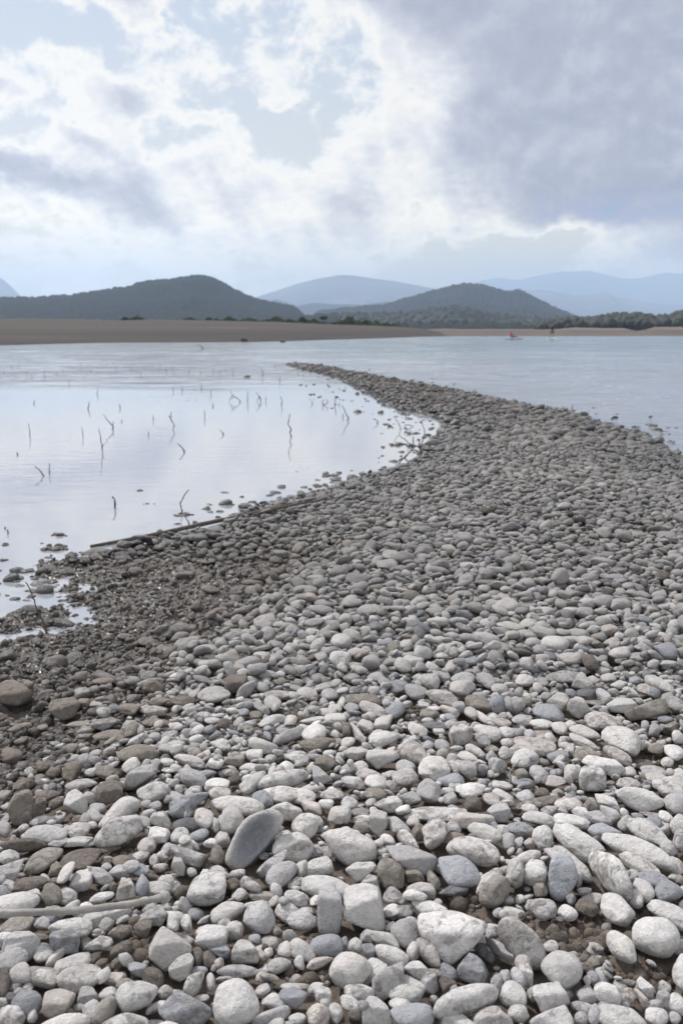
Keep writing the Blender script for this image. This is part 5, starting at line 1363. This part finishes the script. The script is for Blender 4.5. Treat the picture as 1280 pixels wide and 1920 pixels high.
# crumbs of earth and grit where the soil shows and over the silt
CR = Acc()
def crumbs(n, g):
    Y = np.sqrt(g.uniform(.95 ** 2, 4.6 ** 2, n)); X = g.uniform(-1, 1, n) * (Y * .355 + .2)
    w = np.maximum(dirtness(X, Y), mudness(X, Y) * .55); ok = (g.random(n) < w + .03) & (sdist(X, Y) > .02); X, Y = X[ok], Y[ok]
    V0, F0 = ico(1); md = mudness(X, Y)
    vs = [unit_stone(ico(2)[0], g, 'g') for _ in range(10)]
    for k in range(len(X)):
        i, j = int((Y[k] - GY0) / CELL), int((X[k] - GX0) / CELL)
        if not (0 <= i < nyg and 0 <= j < nxg) or HERO[i, j] or HF[i, j] - SOIL[i, j] > .016: continue
        s = float(np.clip(g.lognormal(math.log(.0042), .55), .0015, .014)); q = vs[g.integers(10)] * s * g.uniform(.6, 1, 3)
        c = np.array((.15, .12, .095)) * g.uniform(.7, 1.5) if g.random() < .8 else np.array(TONES['c']) * g.uniform(.6, .9)
        CR.add(q + [X[k], Y[k], HF[i, j] + s * .3], ico(2)[1], [*c, g.random()], [.3, .35 * md[k], 0, 1])
crumbs(26000, g)
def crumb_patch(n, px, py, size, w_, g, z=.11, zmax=.02):
    var = [unit_stone(ico(2)[0], g, 'g') for _ in range(14)]; F0 = ico(2)[1]
    for k in range(n):
        P = at_z(px[k], py[k], z); x, y = P[0], P[1]
        i, j = int((y - GY0) / CELL), int((x - GX0) / CELL)
        if not (0 <= i < nyg and 0 <= j < nxg) or HERO[i, j] or HF[i, j] - SOIL[i, j] > zmax: continue
        s = float(np.clip(g.lognormal(math.log(size), .6), .0012, .018)); q = var[g.integers(14)] * s * g.uniform(.6, 1, 3)
        c = np.array((.135, .112, .094)) * g.uniform(.65, 1.5) if g.random() < .88 else np.array(TONES['c']) * g.uniform(.5, .9)
        c = c * (1 - .25 * w_); CR.add(q + [x, y, SOIL[i, j] + s * g.uniform(-.1, .6)], F0, [*c, g.random()], [.3, w_, 0, 1])
for (cx, cy, rx, ry) in DIRT:
    n = int(rx * ry * .6); crumb_patch(n, cx + rx * .62 * g.normal(size=n), cy + ry * .62 * g.normal(size=n), .0030, 0, g)
n = 9000
_py = g.uniform(1010, 1520, n); _px = g.uniform(-20, 1, n) ; _px = -20 + g.random(n) * (510 - .62 * np.maximum(_py - 1080, 0))
crumb_patch(n, _px, _py, .0050, .8, g, z=.05, zmax=.012)
tag(link("soil_crumbs", CR.build("soil_crumbs", M_STONE)), "brown crumbs of earth and grit lying between the stones", "soil crumbs", kind='stuff')
tag(link("gravel", REST.build("gravel", M_STONE)), "grey and cream river pebbles covering the bank and the long spit", "gravel", kind='stuff')
# ------------------------------------------------------------------ dead twigs standing in the pool
def twig_mat(name, c1, c2): return plain_mat(name, c1, c2, 40, 0.85, 0.002)
M_TWIG = twig_mat("dead_twig", (.05, .04, .038), (.12, .10, .09))
M_WOOD2 = twig_mat("wet_driftwood", (.045, .035, .03), (.15, .12, .10))
M_BLEACH = plain_mat("bleached_wood", (.20, .185, .17), (.42, .40, .38), 55, 0.9, 0.002, stretch=(.35, 1, 1))
def pool_pt(px, py, bx, by, side=0.0, z0=0.0):
    """a point seen at (px,py) standing over the place seen at (bx,by)"""
    B = at_z(bx, by, z0); return np.array(at_dist(px, py, B[1] + side))
def twig(spec, label, r=None, z0=0.0, mat=None, name="twig", cat="twig", group="dead twigs standing in the pool"):
    """spec: list of branches, each a list of photo points; the first point of the first branch stands in the water"""
    mat = mat or M_TWIG
    bx, by = spec[0][0]; B = at_z(bx, by, z0); g = np.random.default_rng(int(bx * 7 + by))
    Vs = []; F4 = []; F3 = []; off = 0
    for bi, br in enumerate(spec):
        pts = [pool_pt(px, py, bx, by, g.normal() * .012 * (k > 0) * B[1] / 6, z0) for k, (px, py) in enumerate(br)]
        if bi == 0: pts.insert(0, pts[0] + np.array([(pts[0] - pts[1])[0] * .4, 0, -.14]))
        p = smooth_path(pts, max(5, len(pts) * 4)); p += g.normal(size=p.shape) * (r or .0045) * .35; p -= np.array(B)
        rr = np.linspace(1, .45 if bi == 0 else .35, len(p)) * (r or .0045) * (1 if bi == 0 else .75) * (1 + .15 * g.normal(size=len(p)))
        rr = np.maximum(rr, .0012); seg = 6
        T = np.gradient(p, axis=0); T /= np.linalg.norm(T, axis=1)[:, None] + 1e-9
        for i in range(len(p)):
            u = np.cross(T[i], [.13, .95, .2]); u /= np.linalg.norm(u); v = np.cross(T[i], u)
            for k in range(seg):
                a = 2 * math.pi * k / seg; Vs.append(p[i] + rr[i] * (u * math.cos(a) + v * math.sin(a)))
        F4.append(grid_faces(len(p), seg, True) + off); n = len(p) * seg
        e = (len(p) - 1) * seg + off; F3.append(np.array([[e + 0, e + k, e + k + 1] for k in range(1, seg - 1)] + [[off, off + k + 1, off + k] for k in range(1, seg - 1)])); off += n
    me = mesh_np(name, np.array(Vs), [np.vstack(F4), np.vstack(F3)], [mat])
    o = link(name, me, None, tuple(B)); tag(o, label, cat, group); return o
TW = [
 ([[(57, 817), (56, 805), (54, 794)]], "lone upright twig in the pool, second from the left edge", .006),
 ([[(33, 853), (33, 848)]], "tiny stub of twig in the pool near the left edge", .008),
 ([[(83, 893), (76, 883), (66, 874)]], "bent twig leaning left, beside the straight twig near the left edge", .006),
 ([[(94, 888), (93, 869)]], "short straight twig just right of the bent one near the left edge", .006),
 ([[(156, 819), (155, 808), (153, 800)]], "slim upright twig between the left lone twig and the tall pair", .005),
 ([[(193, 846), (190, 826), (186, 804)], [(192, 838), (194, 832)]], "tallest straight twig of the pair in the left half of the pool", .0065),
 ([[(211, 805), (213, 800), (207, 793), (200, 786), (194, 777)], [(212, 797), (213, 790)]], "hooked twig bending left, beside the tallest straight twig", .007),
 ([[(229, 791), (229, 787)]], "tiny stub right of the hooked twig", .008),
 ([[(165, 767), (167, 759), (169, 753)]], "small twig leaning right, far behind the tall pair", .008),
 ([[(182, 740), (184, 735), (182, 730)]], "little curved twig behind the small leaning one, far out", .0075),
 ([[(226, 766), (225, 761), (223, 757)]], "faint small twig right of the small leaning one", .007),
 ([[(288, 788), (287, 778)]], "faint short twig left of the crooked twig", .006),
 ([[(279, 817), (278, 809)]], "short thin twig below the faint short one, left of the crooked twig", .006),
 ([[(321, 781), (321, 772)]], "short dark twig right behind the crooked twig", .0075),
 ([[(324, 806), (328, 797), (321, 788), (316, 778)]], "crooked twig with an elbow, in the middle of the left pool", .007),
 ([[(345, 848), (346, 845), (341, 838), (333, 832)]], "thick twig curving up to the left, below the crooked twig", .008),
 ([[(384, 784), (384, 777), (383, 769)]], "thin upright twig right of the crooked twig", .006),
 ([[(399, 762), (401, 760), (398, 757)]], "tiny curved twig behind the thin upright one", .0075),
 ([[(417, 815), (420, 813), (411, 805)]], "short twig shaped like an arrowhead, right of the crooked twig", .007),
 ([[(448, 754), (452, 752), (442, 745), (436, 741), (432, 734)], [(440, 744), (430, 750), (429, 755)], [(436, 741), (431, 747)]], "branched twig forming a loop, the largest in the pool's far middle", .007),
 ([[(465, 754), (464, 745), (465, 733)]], "straight slim twig right of the looped twig", .007),
 ([[(488, 753), (489, 747), (484, 741), (480, 736)], [(486, 744), (481, 754)]], "forked twig right of the straight slim twig", .008),
 ([[(498, 752), (499, 743)]], "faint short twig just right of the forked twig", .007),
 ([[(528, 760), (529, 752), (526, 743)]], "thin curved upright twig between the forked twig and the wavy one", .007),
 ([[(546, 820), (544, 812), (546, 804), (540, 797), (541, 790), (543, 784), (543, 776)]], "tall wavy twig, the tallest in the middle of the pool", .0065),
 ([[(584, 757), (587, 755), (580, 747)]], "twig shaped like an arrowhead, right of the wavy one and far out", .006),
 ([[(606, 760), (604, 755), (607, 749)], [(606, 760), (613, 757), (615, 752), (611, 748)]], "pair of curved shoots forming a small ring with their reflection", .008),
 ([[(627, 760), (628, 752), (630, 743)]], "upright slim twig right of the small ring of shoots", .008),
 ([[(635, 760), (636, 755)]], "tiny stub between the slim twig and the long leaning one", .006),
 ([[(651, 788), (653, 785), (647, 773), (641, 759)]], "long leaning twig with a sharp elbow, right part of the pool", .008),
 ([[(642, 783), (643, 776)]], "tiny stub left of the long leaning twig's elbow", .008),
 ([[(704, 794), (710, 791), (699, 785)]], "low bent twig lying near the pool's right bank", .0075),
 ([[(750, 805), (751, 802), (745, 790), (738, 780)]], "leaning twig at the left of the tangle by the pool's right bank", .006),
 ([[(773, 840), (768, 832), (757, 822), (746, 815)], [(768, 832), (775, 840)]], "long twig leaning left in the middle of the tangle", .006),
 ([[(762, 806), (757, 796), (778, 799), (762, 806)]], "triangular bent twig at the back of the tangle", .006),
 ([[(745, 871), (758, 858), (771, 843), (785, 846)], [(758, 858), (744, 864), (743, 873)], [(758, 858), (768, 873)]], "spreading twig at the front of the tangle", .007),
 ([[(788, 866), (790, 850), (785, 836), (786, 822)], [(790, 850), (795, 842)]], "upright forked twig nearest the bank in the tangle", .008),
 ([[(790, 832), (794, 818), (796, 806), (789, 792)]], "tall curved twig at the right of the tangle", .006),
 ([[(774, 834), (774, 818)]], "short straight twig inside the tangle", .008),
 ([[(525, 716), (525, 706)]], "short upright twig left of the spit's tip", .012),
 ([[(493, 703), (492, 695), (488, 690)]], "small curved twig left behind the grey rock's right, far out", .012),
 ([[(492, 716), (492, 709)]], "short faint twig below the small curved one, far out", .0075),
 ([[(379, 655), (381, 653), (376, 648), (371, 646)]], "arched twig far out near the far bank", .035),
 ([[(214, 953), (217, 945), (214, 936), (211, 931)]], "thick dark curved twig standing near the muddy shore", .007),
 ([[(343, 963), (340, 951), (338, 944), (345, 930), (354, 919)]], "tall twig bending right, standing over the long black branch", .005),
 ([[(355, 984), (353, 977), (346, 968)]], "short crooked twig against the long black branch", .005),
 ([[(11, 992), (10, 989)]], "pointed stub in the pool at the left edge, near the mud", .006),
 ([[(15, 1000), (15, 993)]], "slightly taller stub right of the pointed one, at the left edge", .006),
]
for spec, lab, r in TW:
    twig(spec, lab, r)
g = np.random.default_rng(3)
FARTW = [(8, 700), (22, 694), (30, 706), (38, 689), (52, 701), (84, 703), (108, 704), (118, 697), (130, 688), (153, 690), (170, 699), (208, 703), (217, 696), (245, 697), (300, 690),
         (313, 699), (322, 696), (327, 703), (354, 700), (377, 703), (400, 698), (412, 702), (422, 696), (437, 703), (130, 721), (265, 706), (325, 735), (342, 733), (378, 729), (396, 740), (64, 757), (60, 708), (85, 709)]
for k, (x, y) in enumerate(FARTW):
    h = g.uniform(6, 11); lean = g.uniform(-3, 3)
    o = twig([[(x, y), (x + lean * .3, y - h * .5), (x + lean, y - h)]], "faint thin twig among the many standing far out in the pool's back left", .007, group="faint far twigs in the back left of the pool")

# twigs on land
twig([[(594, 1030), (593, 1000), (594, 965), (593, 934)]], "thin straight stalk standing upright among the stones behind the mud", .0022, z0=.10, name="stalk", cat="stalk", group=None)
twig([[(87, 1173), (70, 1145), (62, 1118), (48, 1090)]], "long bent twig stuck in the mud at the left, leaning left", .004, z0=.03, group=None)
twig([[(955, 1448), (962, 1437), (975, 1425)], [(962, 1437), (972, 1434)]], "small pale forked twig poking up between stones, right of centre", .0030, z0=.14, mat=M_BLEACH, group=None)
twig([[(38, 1285), (30, 1275), (25, 1266)]], "short dark twig stub beside the big dark brown boulder", .004, z0=.06, group=None)
twig([[(492, 975), (489, 966), (488, 955)]], "short wet stub standing at the pool edge by the long black branch", .006, z0=.0, group=None)

def lying(name, pix, zs, rads, mat, label, cat, n=60, noise=.12, ns=60, seg=12):
    pts = [at_z(x, y, z) for (x, y), z in zip(pix, zs)]
    p = smooth_path(pts, n); o = np.array(p[n // 2]); r = np.interp(np.linspace(0, 1, n), np.linspace(0, 1, len(rads)), rads)
    ob = tube(name, p - o, r, mat, seg, noise, ns); ob.location = tuple(o); return tag(ob, label, cat)
lying("branch", [(170, 1024), (240, 1012), (310, 998), (370, 985), (420, 974), (470, 964), (540, 946)], [.006, .010, .014, .02, .03, .05, .085], [.006, .009, .010, .012, .011, .010, .008], M_WOOD2,
      "long black wet branch lying in the pool along the muddy shore", "branch")
lying("thin_branch", [(476, 966), (520, 953), (560, 945), (600, 938), (640, 932)], [.080, .10, .115, .125, .125], [.008, .0065, .005, .004, .003], M_WOOD2,
      "thin dark branch lying on the stones, carrying on from the long black one", "branch", noise=.1)
st = lying("driftwood_stick", [(-60, 1714), (0, 1713), (60, 1711), (130, 1708), (190, 1702), (240, 1696), (280, 1688), (308, 1683)], [.175] * 8, [.0056, .0058, .0053, .0058, .0049, .0050, .0049, .0060], M_BLEACH,
      "thick bleached stick lying across the stones at the lower left edge", "stick", n=150, noise=.34, ns=95, seg=24)
def knob(px, py, z, r, par):
    V0, F0 = ico(3); P = np.array(at_z(px, py, z)); q = V0 * r * (1 + .25 * fbm(V0 * 2.3, 4))[:, None]
    o = link("knob", mesh_np("knob", q + P - np.array(par.location), F0, [M_BLEACH]), par); return o
knob(309, 1682, .176, .0085, st)
# clods and weed in the shallows
def clod(px, py, w, h, label, seed, z=0.0, n=9):
    g = np.random.default_rng(seed); P = at_z(px, py, z); s = P[1] / FPX; W_ = w * s / 2; A = Acc(); V0, F0 = ico(3)
    for k in range(n):
        u = g.uniform(-1, 1); r = W_ * g.uniform(.18, .42) * (1 - .4 * abs(u)); rz = min(r * .8, h * s * g.uniform(.4, .7))
        q = unit_stone(V0, g, 'g') * [r, r * 1.1, rz] + [u * W_ * .85, g.uniform(-1, 1) * W_ * .7, rz * g.uniform(.0, .35)]
        A.add(q, F0, [.10, .082, .07, g.random()], [.8, .6, 0, 1])
    o = link("mud_clump", A.build("mud_clump", M_STONE), None, tuple(P)); return tag(o, label, "mud clump", "mud clumps breaking the pool's surface")
for a in [(112, 1004, 34, 12, "dark crusty mud clump in the pool, upper one of the left two", 1), (105, 1028, 62, 12, "long low mud clump in the pool, in front of the crusty one", 2),
          (135, 1040, 28, 12, "smooth wedge of mud at the right end of the long low clump", 3), (262, 920, 15, 5, "tiny weed-like clump alone in the left pool", 4), (274, 945, 12, 8, "small spiky clump below the tiny weed-like one", 5),
          (289, 945, 6, 4, "speck of mud right of the small spiky clump", 6), (380, 955, 9, 7, "small round clump left of the upright dark one", 7), (396, 947, 8, 11, "small upright dark clump standing in the pool", 8),
          (432, 947, 18, 7, "dark clump at the left end of the drifting row", 9), (466, 950, 22, 10, "broader clump in the drifting row, before the bank", 10), (508, 942, 14, 10, "clump nearest the stones, right of the drifting row", 11),
          (600, 911, 34, 6, "flat dark clump off the stones in the pool's right", 12), (636, 912, 8, 14, "small pointed clump right of the flat dark one", 13), (622, 893, 36, 4, "thin streak of weed behind the flat dark clump", 14),
          (744, 834, 40, 6, "mud clump in the twig tangle", 15), (722, 796, 16, 4, "low flat clump right of the low bent twig", 16), (780, 813, 18, 6, "pale clump behind the tangle, by the bank", 17), (10, 1022, 22, 9, "mud clump at the left edge of the photo", 18),
          (345, 965, 42, 4, "thin streak of weed around the tall bending twig", 19), (688, 752, 10, 4, "small dark clump off the spit's neck", 20), (660, 752, 8, 4, "smaller dark clump left of the one off the spit's neck", 21)]:
    clod(*a)
